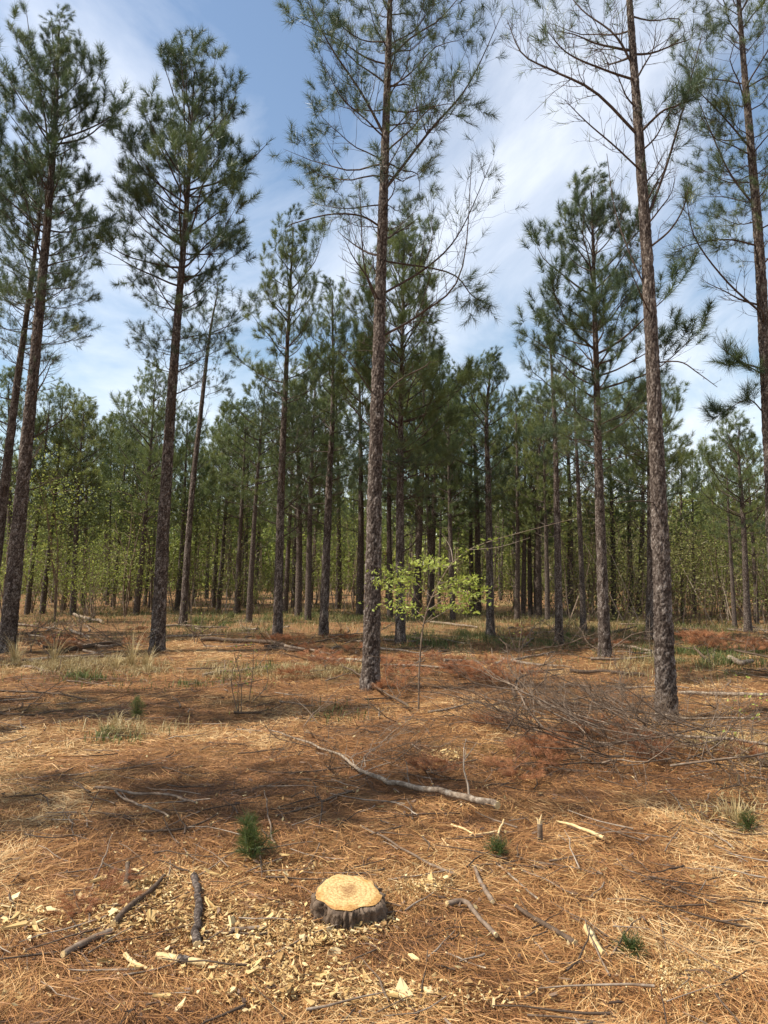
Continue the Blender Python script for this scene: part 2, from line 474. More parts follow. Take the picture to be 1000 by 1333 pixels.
# all branches of a set are 1.35 m long and scaled in place
SETS = {
    'dense': gen_set('dense', 7, 21, twigs=8, needle_n=88, live=.97, up=.30, start=.36, sub=1, nl=.155, nw=.006, twl=1.15, wig=.05, lift=.18, shoot=.17, spread=(24, 82), thick=.8),
    'sparse': gen_set('sparse', 7, 22, twigs=11, needle_n=64, live=.46, up=.18, start=.25, sub=2, nl=.15, nw=.005, twl=1.25, wig=.10, lift=.05, shoot=.14, spread=(25, 88), thick=.58),
    'bare': gen_set('bare', 6, 23, twigs=14, needle_n=22, live=.06, up=.30, start=.18, sub=3, nl=.15, nw=.004, twl=1.15, wig=.05),
    'fresh': gen_set('fresh', 7, 25, mat='needle_far', twigs=8, needle_n=80, live=.95, up=.30, start=.36, sub=1, nl=.15, nw=.0058, twl=1.15, wig=.06, lift=.18, shoot=.17, spread=(24, 82), thick=.8),  # close to the dense set, in the paler needles with sunlight painted in
    'stub': gen_set('stub', 4, 24, twigs=2, needle_n=0, live=0, up=.1, start=.4, sub=1, wig=.06),
}

def trunk_mesh(pts, r_base, r_top, fine, seed, r_ground=1.5):
    """tapered trunk with scaly bark plates pushed out of the surface"""
    pts = np.asarray(pts, float)
    H = np.linalg.norm(np.diff(pts, axis=0), axis=1).sum()
    sides, step = (44, .024) if fine == 2 else ((26, .05) if fine == 1 else (10, .28))
    n = int(H / step) + 2
    path = smooth_path(pts, n)
    t = np.linspace(0, 1, n)
    rad = (r_base * (1 - t) ** .95 + r_top * t) * (1 + (r_ground - 1) * np.exp(-t * H / .20))
    g = Geo()
    if fine == 0:
        tube(path, rad, sides, .5, jitter=.07, g=g)
        return g, path, rad
    tan = unit(np.gradient(path, axis=0))
    u = unit(np.cross(tan, np.array([0, 1.0, 0]))); w = np.cross(tan, u)
    th = np.linspace(0, 2 * np.pi, sides, endpoint=False)
    cells = max(int(2 * np.pi * r_base / .048), 8)
    A = (th / (2 * np.pi) * cells)[None, :] + 0 * t[:, None]
    B = (t * H / .078)[:, None] + 0 * th[None, :]
    ia, ib = np.floor(A), np.floor(B)
    f1 = np.full(A.shape, 9.); f2 = f1.copy(); cid = np.zeros_like(A)
    for da in (-1, 0, 1):
        for db in (-1, 0, 1):
            ca, cb = np.mod(ia + da, cells), ib + db
            dx = ia + da + hash2(ca, cb, seed) - A; dy = ib + db + hash2(ca, cb, seed + 7) - B
            d = np.sqrt(dx * dx + dy * dy)
            newf = d < f1
            f2 = np.where(newf, f1, np.minimum(f2, d)); cid = np.where(newf, hash2(ca, cb, seed + 13), cid); f1 = np.where(newf, d, f1)
    plate = np.clip((f2 - f1) * 3.2, 0, 1) * (.5 + .5 * cid)
    amp = np.clip(rad * .20, .002, .020)[:, None]
    lump = (vnoise(A * .35, B * .14, seed + 3) - .5) * .10
    rr = rad[:, None] * (1 + lump) + amp * (plate - .6) + (rng.random(A.shape) - .5) * amp * .35
    V = path[:, None, :] + rr[:, :, None] * (np.cos(th)[None, :, None] * u[:, None, :] + np.sin(th)[None, :, None] * w[:, None, :])
    i, j = np.meshgrid(np.arange(n - 1), np.arange(sides), indexing='ij')
    a0 = (i * sides + j).ravel(); b0 = (i * sides + (j + 1) % sides).ravel(); c0 = a0 + sides; d0 = b0 + sides
    tint = (.22 + .30 * cid + .28 * plate).ravel()
    g.add(V.reshape(-1, 3), np.concatenate([np.stack([a0, b0, d0], 1), np.stack([a0, d0, c0], 1)]), tint)
    return g, path, rad

def put_branch(tree, base, setname, pos, az, elev, length, r, roll=None, name=None):
    w, nd, wm, nm = SETS[setname][int(r.integers(len(SETS[setname])))]
    s = length / 1.35
    st = s ** .55                              # thickness and needles grow less than length
    o = obj(name or ('branch' if setname in ('dense', 'sparse', 'fresh') else 'bare_branch' if setname == 'bare' else 'dead_stub'), wm, tree)
    roll = r.uniform(-.5, .5) if roll is None else roll
    mt = Matrix.Translation(Vector(pos) - base) @ Matrix.Rotation(az, 4, 'Z') @ Matrix.Rotation(-elev, 4, 'Y') @ Matrix.Rotation(roll, 4, 'X') @ Matrix.Diagonal((s, (s + st) / 2, (s + st) / 2, 1))
    o.matrix_basis = mt
    if nm:
        c = obj('needles', nm, o)
    return o

def pine(label, base_px, pts_px, dia_px, crown_py, top_py, half_px, mode='dense', fine=1, seed=1, spacing=.42, per=(3, 5), depth=None,
         top_extra=0.0, bare_below=None, bare_len=.7, lower_mode='sparse', lower_frac=.28, tip_x=None, fullness=1.0, group=None):
    """a pine from places in the photograph: foot, points up the trunk, crown foot, top, half width of the crown"""
    r = np.random.default_rng(seed)
    base = P(*base_px) if depth is None else AT(base_px[0], base_px[1], depth)
    D = base.y
    if depth is not None: base.z = gh(base.x, base.y)
    mpp = D / F_PX
    pts = [base - Vector((0, 0, .15))] + [AT(x, y, D) for x, y in pts_px]
    topdrop = .25
    top = AT(tip_x if tip_x is not None else pts_px[-1][0] + (pts_px[-1][0] - pts_px[-2][0] if len(pts_px) > 1 else 0) * .6, top_py, D) + Vector((0, 0, top_extra - topdrop))
    pts.append(top)
    sway = r.uniform(-.25, .25)
    H = top.z - base.z
    for p in pts: p.y += sway * max(0.0, (p.z - base.z) / H) ** 1.3
    tree = obj('pine_tree', None, None, base)
    tag(tree, label, 'tree', group or 'pines standing in the clearing')
    loc = np.array([list(p - base) for p in pts])
    rb = dia_px * mpp / 2 * .93
    g, path, rad = trunk_mesh(loc, rb, .012, fine, seed * 17)
    obj('trunk', g.mesh('trunk', M['bark']), tree)
    zs = path[:, 2]
    def at_z(z):
        return np.array([np.interp(z, zs, path[:, k]) for k in range(3)]), float(np.interp(z, zs, rad))
    zc = AT(0, crown_py, D).z - base.z
    Lmax = half_px * mpp * 1.22
    z = zc
    az = r.uniform(0, 6.28)
    topgap = min(.75, .16 * (H - zc))
    while z < H - topgap * .55:
        s = (z - zc) / max(H - topgap * .55 - zc, .1)
        prof = min(1.0, .66 + s * 1.3) * min(1.0, .52 + 1.35 * (1 - s))
        k = int(r.integers(per[0], per[1] + 1))
        sect = r.uniform(.72, 1.1)
        for q in range(k):
            if r.random() > fullness: continue
            az += 2 * math.pi / k + r.uniform(-.4, .4)
            zz_ = z + r.uniform(-.12, .12)
            p, rr_ = at_z(min(zz_, H - .05))
            el = R(4 + 42 * s ** 1.2 + r.uniform(-10, 14))
            L = max(.32, Lmax * prof * sect * r.uniform(.6, 1.2))
            st = mode if s > lower_frac + r.uniform(-.08, .08) else lower_mode
            put_branch(tree, base, st, Vector(p) + base, az, el, L, r)
        az += r.uniform(.3, 1.2)
        z += spacing * r.uniform(.8, 1.2)
    # leader
    p, _ = at_z(H - .25)
    for q in range(2):
        put_branch(tree, base, 'dense' if mode != 'bare' else 'sparse', Vector(p) + base, r.uniform(0, 6.28), R(80), .55, r)
    # dead limbs and stubs below the crown
    zb = AT(0, bare_below, D).z - base.z if bare_below else zc - 1.2
    z = zb
    while z < zc:
        p, rr_ = at_z(z)
        a = r.uniform(0, 6.28)
        if r.random() < .55:
            put_branch(tree, base, 'bare', Vector(p) + base, a, R(r.uniform(5, 38)), max(.35, Lmax * bare_len * r.uniform(.5, 1.1)), r)
        else:
            put_branch(tree, base, 'stub', Vector(p) + base, a, R(r.uniform(-5, 30)), r.uniform(.12, .5), r)
        z += r.uniform(.16, .42)
    return tree, base, D, at_z

_rb = np.random.default_rng(77)
def limb(tr, px_pts, r0, twigs=10, needle_n=26, live=.3, dy=0.0, name='branch', twl=.30, hang=0.0):
    """one particular limb of a pine, through places in the photograph, leaning towards or away by dy"""
    tree, base, D, at_z = tr
    m = len(px_pts)
    pts = np.array([list(AT(x, y, D + dy * i / (m - 1)) - base) for i, (x, y) in enumerate(px_pts)])
    zc, _ = at_z(pts[0][2]); pts[0] = zc
    n = 14
    path = smooth_path(pts, n); t = np.linspace(0, 1, n)
    L = np.linalg.norm(np.diff(path, axis=0), axis=1).sum()
    wood, nd = Geo(), Geo()
    tube(path, r0 * .55 * (1 - t) ** .75 + .003, 6, .5, g=wood, caps=False)
    twigs = int(twigs * (1.7 if live < .7 else .9))
    sp, sdv = [path[-1]], [path[-1] - path[-2]]
    for k in range(twigs):
        tt = _rb.uniform(.22, .98); i = min(int(tt * (n - 1)), n - 2)
        p0 = path[i]; d0 = unit(path[i + 1] - path[i])
        q = unit(np.cross(d0, _rb.normal(size=3)))
        dv = unit(d0 * .7 + q * _rb.uniform(.5, 1.0) + np.array([0, 0, .15 - hang]))
        l = L * twl * _rb.uniform(.5, 1.3) * (1.15 - .6 * tt)
        s = np.linspace(0, 1, 6)[:, None]
        tw = p0 + dv * l * s + (np.array([0, 0, .28 - hang]) + _rb.normal(size=3) * .30) * l * s ** 2 + np.cumsum(_rb.normal(size=(6, 3)) * l * .03, 0); tw[0] = p0
        rt = max(.0028, r0 * (1 - tt) * .32)
        tube(tw, rt * (1 - .7 * s[:, 0]), 3, .5, g=wood, caps=False)
        sp.append(tw[-1]); sdv.append(tw[-1] - tw[-2])
        for q in range(3):
            j = int(_rb.integers(1, 5)); d2 = unit(unit(tw[j + 1] - tw[j]) + _rb.normal(size=3) * .6); l2 = l * _rb.uniform(.2, .5)
            s3 = np.linspace(0, 1, 4)[:, None]
            st = tw[j] + d2 * l2 * s3 + np.array([0, 0, .25 - hang]) * l2 * s3 ** 2
            tube(st, rt * .55 * (1 - .6 * s3[:, 0]), 3, .5, g=wood, caps=False)
            sp.append(st[-1]); sdv.append(st[-1] - st[-2])
    o = obj(name, wood.mesh(name, M['branch']), tree)
    sp, sdv = np.array(sp), np.array(sdv)
    kp = _rb.random(len(sp)) < live
    if needle_n and kp.any():
        dd = unit(sdv[kp])
        needles(nd, sp[kp] - dd * .1, dd, needle_n, .16, .17, .0045, r=_rb)
        obj('needles', nd.mesh('needles', M['needle'], False), o)
    return o

# --- the pines one can tell apart in the clearing
t_left = pine('thick dark pine with bushy crown beside dry weeds at the edge of the slash', (8, 850), [(30, 640), (55, 400), (75, 190)], 23, 430, 28, 88, fine=2, seed=3, bare_below=640, tip_x=84, spacing=.36, per=(4, 5))
limb(t_left, [(72, 235), (58, 150), (42, 70), (34, 10)], .03, 6, 40, 1.0, dy=-.3, twl=.12)
limb(t_left, [(60, 350), (30, 250), (0, 190)], .03, 10, 34, .8, dy=-.4)
limb(t_left, [(76, 190), (110, 170), (140, 155), (160, 140)], .03, 12, 44, 1.0, dy=.2, twl=.2)
t_edge = pine('dark pine leaning in behind the thick dark pine, foot hidden by weeds', (-19, 832), [(2, 660), (20, 500), (40, 345)], 17, 470, 215, 85, fine=1, seed=5, bare_below=650, tip_x=52, spacing=.36, per=(4, 5))
t_round = pine('dark pine with broad rounded crown, foot behind a clump of pale dry grass', (204, 848), [(216, 640), (230, 440), (245, 260)], 20, 480, 82, 92, fine=2, seed=8, bare_below=620, tip_x=255, spacing=.34, per=(4, 6), lower_frac=.20)
limb(t_round, [(243, 250), (290, 235), (325, 210), (350, 185)], .03, 12, 44, 1.0, dy=-.2, twl=.18)
limb(t_round, [(236, 360), (190, 320), (165, 290)], .025, 9, 36, .8, dy=.3, twl=.25)
t_thin = pine('thin pine with light sparse crown and long clear stem', (238, 812), [(248, 660), (262, 520), (272, 430)], 10, 520, 360, 48, mode='sparse', fine=1, seed=9, bare_below=620, tip_x=283)
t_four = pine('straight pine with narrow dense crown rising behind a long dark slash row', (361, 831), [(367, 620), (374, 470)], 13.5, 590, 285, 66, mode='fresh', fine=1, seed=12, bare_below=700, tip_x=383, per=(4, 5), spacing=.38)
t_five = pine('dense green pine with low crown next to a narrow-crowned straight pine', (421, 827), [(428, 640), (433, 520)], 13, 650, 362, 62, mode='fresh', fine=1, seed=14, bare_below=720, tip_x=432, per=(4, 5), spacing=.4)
t_mid = pine('tall sparse pine with long bare curving limbs beside the leafy sapling', (482, 896), [(489, 600), (498, 300), (506, 60)], 25, 300, -150, 118, mode='sparse', fine=2, seed=19, bare_below=560, spacing=.34, per=(3, 5), tip_x=512, lower_frac=.55, lower_mode='sparse', bare_len=.75)
limb(t_mid, [(498, 298), (470, 281), (430, 279), (385, 290), (372, 296)], .022, 9, 20, .25, dy=-.5, hang=.45, twl=.22)
limb(t_mid, [(496, 385), (560, 345), (600, 300), (640, 210)], .026, 14, 26, .35, dy=.2)
limb(t_mid, [(494, 440), (545, 410), (600, 355), (615, 200)], .028, 12, 24, .3, dy=-.4)
limb(t_mid, [(500, 250), (560, 170), (610, 110), (655, 15)], .034, 16, 26, .5, dy=.3, twl=.2)
limb(t_mid, [(500, 180), (470, 120), (430, 60), (400, 0)], .030, 14, 26, .5, dy=-.3, twl=.22)
limb(t_mid, [(545, 340), (585, 355), (615, 385), (640, 398)], .018, 12, 40, 1.0, dy=.1, twl=.22)
limb(t_mid, [(492, 525), (520, 495), (552, 478), (560, 470)], .018, 6, 10, .1, dy=-.4)
limb(t_mid, [(487, 405), (475, 350), (470, 280), (468, 240)], .014, 5, 10, .2, dy=-.5)
limb(t_mid, [(490, 520), (462, 480), (440, 455)], .014, 5, 10, .1, dy=-.3)
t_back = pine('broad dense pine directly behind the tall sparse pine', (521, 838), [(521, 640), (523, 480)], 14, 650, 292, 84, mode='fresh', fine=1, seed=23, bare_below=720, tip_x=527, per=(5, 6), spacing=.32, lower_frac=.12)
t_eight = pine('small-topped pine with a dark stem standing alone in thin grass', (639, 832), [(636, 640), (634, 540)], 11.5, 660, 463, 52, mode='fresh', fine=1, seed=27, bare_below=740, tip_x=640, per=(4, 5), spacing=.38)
t_nine = pine('slim pale-stemmed pine with sparse crown, foot in thin dry grass', (728, 842), [(726, 660), (723, 520)], 11.5, 600, 405, 46, mode='sparse', fine=1, seed=31, bare_below=700, tip_x=717, per=(3, 5), spacing=.36, lower_frac=0)
t_ten = pine('bushy pine with full blue-green crown beyond the brush pile', (788, 856), [(779, 640), (772, 440)], 17, 600, 242, 96, fine=1, seed=34, bare_below=680, tip_x=765, per=(4, 6), spacing=.33, lower_frac=.22)
t_right = pine('large scaly-barked pine rising out of the brush pile with bare limbs', (868, 941), [(861, 700), (847, 340), (828, 10)], 29, 60, -190, 120, mode='sparse', fine=2, seed=41, bare_below=330, spacing=.42, per=(3, 4), tip_x=818, lower_frac=.1, lower_mode='bare', bare_len=.5, fullness=.8)
limb(t_right, [(836, 168), (775, 120), (720, 92), (680, 70), (660, 25)], .026, 22, 16, .10, dy=.2, twl=.26)
limb(t_right, [(834, 92), (790, 92), (740, 70), (712, 40)], .022, 16, 16, .15, dy=-.3)
limb(t_right, [(832, 75), (800, 45), (760, 15), (735, -15)], .022, 14, 20, .3, dy=.3)
limb(t_right, [(838, 215), (800, 190), (765, 160), (735, 130)], .016, 12, 10, .05, dy=-.5)
limb(t_right, [(848, 285), (868, 215), (895, 120), (915, 40)], .026, 12, 26, .5, dy=.3, twl=.18)
limb(t_right, [(850, 320), (872, 300), (890, 270), (897, 240)], .017, 7, 20, .2, dy=-.2)
limb(t_right, [(846, 380), (820, 330), (800, 270), (790, 200)], .013, 9, 8, .05, dy=.3)
limb(t_right, [(840, 165), (862, 145), (885, 135), (905, 105)], .022, 12, 34, .8, dy=-.2)
limb(t_right, [(857, 470), (885, 471), (908, 485), (934, 504)], .011, 3, 0, 0, dy=-.1, name='dead_branch', twl=.18)
limb(t_right, [(853, 405), (835, 385), (820, 350)], .011, 4, 0, 0, dy=-.4, name='dead_branch', twl=.2)
limb(t_right, [(860, 655), (830, 652), (800, 655)], .008, 1, 0, 0, dy=-.3, name='dead_branch', twl=.1)
t_far_right = pine('pine with dark feathery limbs standing past the scaly-barked pine', (1017, 892), [(1006, 640), (991, 320), (972, 70)], 23, 330, -120, 105, mode='sparse', fine=2, seed=47, bare_below=480, spacing=.33, per=(3, 5), tip_x=960, lower_frac=.1)
limb(t_far_right, [(992, 408), (945, 365), (905, 310), (893, 255)], .022, 12, 24, .25, dy=-.3, twl=.22)
limb(t_far_right, [(986, 318), (950, 312), (910, 316), (880, 325)], .018, 12, 26, .6, dy=-.2)
limb(t_far_right, [(984, 268), (950, 225), (925, 170), (905, 120)], .022, 14, 34, .8, dy=.1, twl=.22)
limb(t_far_right, [(980, 190), (940, 150), (900, 110)], .022, 14, 40, 1.0, dy=-.3, twl=.26)
limb(t_far_right, [(999, 545), (975, 520), (945, 535), (928, 545)], .012, 12, 46, 1.0, dy=.2, twl=.25)
limb(t_far_right, [(999, 490), (970, 475), (945, 470)], .012, 10, 46, 1.0, dy=-.2, twl=.3)
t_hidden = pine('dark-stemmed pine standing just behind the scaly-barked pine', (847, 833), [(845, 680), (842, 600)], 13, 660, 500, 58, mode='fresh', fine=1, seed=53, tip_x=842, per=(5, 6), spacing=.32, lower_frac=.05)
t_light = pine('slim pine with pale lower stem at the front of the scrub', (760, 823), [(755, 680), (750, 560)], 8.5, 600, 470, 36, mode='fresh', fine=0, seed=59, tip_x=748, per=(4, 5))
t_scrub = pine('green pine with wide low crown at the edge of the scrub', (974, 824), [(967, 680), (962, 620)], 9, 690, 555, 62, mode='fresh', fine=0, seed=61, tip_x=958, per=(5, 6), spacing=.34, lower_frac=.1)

# ------------------------------------------------------------------ pines of the stand behind: a few kinds, placed one by one
def far_pine_kind(seed, H=8.0, crown=.45, half=1.25, rb=.10, sparse=False):
    half = half * .98
    r = np.random.default_rng(seed)
    wood, nd = Geo(), Geo()
    n = 22; t = np.linspace(0, 1, n)
    path = np.stack([.12 * np.sin(t * 2 + r.random() * 6) * t, .12 * np.cos(t * 2.3 + r.random() * 6) * t, -.15 + (H + .15) * t], 1)
    tube(path, rb * (1 - t) ** .85 + .01, 9, .5, jitter=.06, g=wood)
    z = H * crown; az = 0
    src = SETS['bg']
    def put(p, az, el, L, leaf=True):
        w, q, _, _ = src[int(r.integers(len(src)))]
        s = L / 1.35
        mt = Matrix.Translation(Vector(p)) @ Matrix.Rotation(az, 4, 'Z') @ Matrix.Rotation(-el, 4, 'Y') @ Matrix.Rotation(r.uniform(-.6, .6), 4, 'X') @ Matrix.Diagonal((s, s, s, 1))
        wood.merge(w, mt)
        if leaf: nd.merge(q, Matrix.Translation(Vector(p)) @ Matrix.Rotation(az, 4, 'Z') @ Matrix.Rotation(-el, 4, 'Y') @ Matrix.Rotation(r.uniform(-.6, .6), 4, 'X') @ Matrix.Diagonal((s, max(s, .7), max(s, .7), 1)))
    def P3(z):
        return [np.interp(z, path[:, 2], path[:, k]) for k in range(3)]
    while z < H - .1:
        s = (z - H * crown) / (H * (1 - crown))
        prof = min(1., .7 + 1.2 * s) * min(1., .32 + 1.5 * (1 - s))
        k = int(r.integers(3, 6))
        for q in range(k):
            az += 6.283 / k + r.uniform(-.5, .5)
            if sparse and r.random() < .35: continue
            put(P3(z + r.uniform(-.15, .15)), az, R(3 + 38 * s + r.uniform(-8, 14)), max(.35, half * prof * r.uniform(.65, 1.2)))
        z += .42 * r.uniform(.8, 1.2)
    put(P3(H - .2), 0, R(80), .6)
    z = H * crown * .45
    while z < H * crown:
        put(P3(z), r.uniform(0, 6.28), R(r.uniform(0, 40)), r.uniform(.3, 1.0), False)
        z += r.uniform(.2, .5)
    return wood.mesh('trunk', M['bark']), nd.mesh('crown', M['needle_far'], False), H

SETS['bg'] = gen_set('bg', 5, 31, twigs=7, needle_n=38, live=.95, up=.28, start=.30, sub=1, nl=.17, nw=.011, twl=1.15, axis_sides=3, lift=.18, shoot=.18, spread=(22, 82))
KINDS = [far_pine_kind(101, 8, .38, 1.3), far_pine_kind(102, 8, .42, 1.35), far_pine_kind(103, 8, .32, 1.45), far_pine_kind(104, 8, .42, 1.3, sparse=True),
         far_pine_kind(105, 8, .48, 1.4), far_pine_kind(106, 8, .30, 1.35)]

_rf = np.random.default_rng(909)
def stand_pine(x, y, height, kind, lean=(0, 0), label='slim dark-stemmed pine in the shaded stand behind the clearing', group='pines of the stand behind the clearing', girth=1.0):
    tm, cm_, H = KINDS[kind]
    s = height / H
    o = obj('pine_tree', None, None, (x, y, gh(x, y)))
    o.rotation_euler = (lean[1], lean[0], _rf.uniform(0, 6.28))
    o.scale = (s * girth, s * girth, s)
    tag(o, label, 'tree', group)
    obj('trunk', tm, o); obj('crown', cm_, o)
    return o

# (foot x, foot y, x at upper y, upper y, top y) read from the photograph
STAND = [(55, 799, 73, 600, 512), (69, 785, 83, 669, 560), (82, 795, 96, 646, 540), (108, 791, 114, 651, 555), (137, 783, 141, 650, 560), (147, 790, 159, 646, 550),
         (162, 787, 170, 638, 545), (169, 782, 179, 646, 560), (177, 800, 194, 630, 490), (230, 795, 240, 664, 540), (234, 788, 245, 664, 560), (269, 779, 274, 672, 575),
         (278, 791, 287, 656, 560), (284, 795, 293, 651, 540), (297, 777, 300, 677, 570), (313, 789, 318, 672, 555), (324, 811, 335, 635, 500), (332, 787, 337, 680, 560),
         (371, 798, 375, 700, 520), (382, 791, 384, 700, 540), (401, 807, 405, 677, 470), (440, 793, 441, 669, 500), (508, 804, 509, 690, 480), (545, 797, 544, 690, 470),
         (562, 800, 559, 680, 480), (590, 808, 588, 690, 520), (615, 798, 613, 690, 530), (673, 808, 673, 651, 520), (681, 803, 681, 660, 540), (691, 802, 690, 700, 550), (698, 803, 697, 700, 560),
         (713, 811, 712, 700, 540), (799, 803, 797, 690, 520), (822, 800, 820, 690, 530), (957, 818, 953, 720, 640), (20, 790, 36, 640, 560), (35, 800, 50, 640, 520), (905, 800, 902, 700, 600)]
for i, (bx, by, ux, uy, ty) in enumerate(STAND):
    b = P(bx, by)
    up = AT(ux, uy, b.y)
    lean = math.atan2(up.x - b.x, up.z - b.z)
    top = AT(ux, ty, b.y)
    stand_pine(b.x, b.y, max(4.5, top.z - b.z), i % 6, (0, 0))
    o = COL.objects[-1]
    # lean about the view axis, then a free turn about the stem
    root = [q for q in (o, o.parent) if q is not None and q.type == 'EMPTY'][0]
    root.rotation_euler = (Matrix.Rotation(lean, 4, 'Y') @ Matrix.Rotation(_rf.uniform(0, 6.28), 4, 'Z')).to_euler()

# more of the stand, filling it to the middle of the picture's depth
MORE = [(560, 802, 480), (622, 800, 500), (702, 806, 515), (742, 804, 500), (832, 804, 530), (890, 806, 600), (985, 812, 590), (468, 800, 460), (540, 806, 470), (388, 803, 490), (308, 800, 540), (206, 795, 530), (95, 800, 530), (10, 802, 500)]
for i, (bx, by, ty) in enumerate(MORE):
    b = P(bx, by); top = AT(bx, ty, b.y)
    root = stand_pine(b.x, b.y, max(4.5, top.z - b.z), (i * 5 + 2) % 6, label='leafy mid-sized pine filling the front of the shaded stand', group='pines filling the front of the stand', girth=1.15)
    root.rotation_euler = (Matrix.Rotation(R(_rf.uniform(-1, 3)), 4, 'Y') @ Matrix.Rotation(_rf.uniform(0, 6.28), 4, 'Z')).to_euler()
# rows of the plantation further back
cnt = 0
taken = []
while cnt < 105:
    a = _rf.uniform(-.72, .70); d = _rf.uniform(27, 58)
    x, y = d * math.tan(a), d
    if any((x - q[0]) ** 2 + (y - q[1]) ** 2 < 2.6 for q in taken): continue
    taken.append((x, y))
    hgt = _rf.uniform(6.0, 8.0) * (1 if x < 9 else .78)
    root = stand_pine(x, y, hgt, int(_rf.integers(6)), label='far pine deep in the stand among other trunks', group='pines deep in the stand', girth=_rf.uniform(.65, .95))
    root.rotation_euler = (Matrix.Rotation(R(_rf.uniform(-2, 4)), 4, 'Y') @ Matrix.Rotation(_rf.uniform(0, 6.28), 4, 'Z')).to_euler()
    cnt += 1
# pines standing off to the side whose crowns shade the clearing
for x, y, h, k, gth in [(-8.8, 7.3, 10.5, 5, .75), (-6.8, 4.3, 9.2, 2, .5), (-12.5, 12.4, 10, 1, 1), (-15, 9.5, 10, 3, 1), (-11.5, 16, 10, 5, 1), (-14.5, 20, 9.5, 0, 1), (-4.6, 4.1, 8.4, 3, .42),
                        (13.5, 15, 9, 2, 1), (15, 22, 9, 4, 1), (11.5, 10.5, 9.5, 5, 1)]:
    stand_pine(x, y, h, k, label='pine beside the clearing whose crown shades the straw', group='pines beside the clearing', girth=gth)

# ------------------------------------------------------------------ understorey
def leaves(g, c, n, spread, size, r, flat=.5, tint=(.1, .9)):
    """n small leaves scattered round each centre c"""
    c = np.asarray(c, float); S = len(c); N = S * n
    p = np.repeat(c, n, 0) + r.normal(size=(N, 3)) * np.asarray(spread)
    nr = r.normal(size=(N, 3)); nr[:, 2] += flat * 2; nr = unit(nr)
    a = unit(np.cross(nr, r.normal(size=(N, 3)))); b = np.cross(nr, a)
    s = size * (.6 + .8 * r.random(N))[:, None]
    V = np.stack([p - a * s * .5, p + b * s * .27, p + a * s * .55 + nr * s * .12, p - b * s * .27], 1)
    i = np.arange(N) * 4
    F_ = np.stack([i, i + 1, i + 2, i, i + 2, i + 3], 1).reshape(-1, 3)
    ts = np.repeat(tint[0] + (tint[1] - tint[0]) * r.random(S), n) + .2 * (r.random(N) - .5)
    g.add(V.reshape(-1, 3), F_, np.repeat(np.clip(ts, 0, 1), 4))

def shrub_kind(seed, H, W, nst, nclump, per, size):
    r = np.random.default_rng(seed)
    wood, lf = Geo(), Geo()
    ends = []
    for s in range(nst):
        a = r.uniform(0, 6.28); l = H * r.uniform(.6, 1.05)
        t = np.linspace(0, 1, 7)[:, None]
        out = np.array([math.cos(a), math.sin(a), 0]) * W * r.uniform(.15, .8)
        st = out * t ** 1.4 + np.array([0, 0, l]) * t + np.cumsum(r.normal(size=(7, 3)) * .05, 0); st[0] = out * .02
        tube(st, .018 * (1 - .8 * t[:, 0]) * H / 2.5, 4, .5, g=wood, caps=False)
        for q in range(max(2, nclump // nst)):
            k = int(r.integers(2, 7)); d = unit(np.append(r.normal(size=2), r.uniform(.0, .5))); ll = W * r.uniform(.2, .7)
            e = st[k] + d * ll
            tube(np.array([st[k], st[k] + d * ll * .5 + [0, 0, .05], e]), [.007, .005, .002], 3, .5, g=wood, caps=False)
            ends.append(e); ends.append(st[k] + d * ll * .6)
    leaves(lf, np.array(ends), per, (.24 * W, .24 * W, .11 * W), size, r, .6)
    return wood, lf

def shrub_meshes(mat, *a):
    w, l = shrub_kind(*a)
    return w.mesh('stem', M['grey_twig']), l.mesh('foliage', mat, False)
SH = [shrub_meshes(M['under_leaf'], 201, 3.2, 1.3, 4, 26, 34, .058), shrub_meshes(M['under_leaf'], 202, 4.2, 1.5, 3, 28, 36, .062), shrub_meshes(M['under_leaf'], 203, 2.4, 1.2, 5, 24, 30, .055)]
def shrub(x, y, s, k, label, group):
    o = obj('understorey_shrub', None, None, (x, y, gh(x, y) - .03))
    o.rotation_euler = (0, 0, _rf.uniform(0, 6.28)); o.scale = (s, s, s)
    tag(o, label, 'shrub', group)
    obj('stem', SH[k][0], o)
    obj('foliage', SH[k][1], o)
# light green young hardwoods between the trunks
for i, (px, d, s) in enumerate([(20, 24, .8), (60, 30, .9), (95, 26, .9), (125, 22, .62), (150, 27, .85), (180, 31, 1.0), (215, 33, .9), (255, 30, .7), (330, 24, .62), (395, 33, .8), (445, 30, .8), (300, 36, .8),
                                (590, 27, .8), (640, 30, .9), (700, 28, .95), (745, 26, 1.0), (790, 28, 1.1), (835, 25, 1.0), (900, 26, 1.1), (960, 22, .9), (995, 21, .8), (925, 32, 1.2), (860, 33, 1.2), (40, 38, 1.1), (140, 40, 1.2), (480, 34, .8), (540, 33, .8), (10, 19, 1.0), (75, 21, 1.1), (115, 24, 1.25), (165, 23, 1.1), (200, 27, 1.2), (45, 26, 1.3), (250, 26, 1.0), (310, 28, 1.1), (360, 30, 1.2), (420, 27, 1.0), (460, 26, .9), (610, 24, .9), (670, 25, .9), (770, 23, 1.0), (820, 30, 1.4), (880, 22, 1.0), (940, 26, 1.3)]):
    shrub((px - 500) / 970 * d, d, s * 1.05, i % 3, 'light green young hardwood growing between the far pine trunks', 'young hardwoods between the pines')

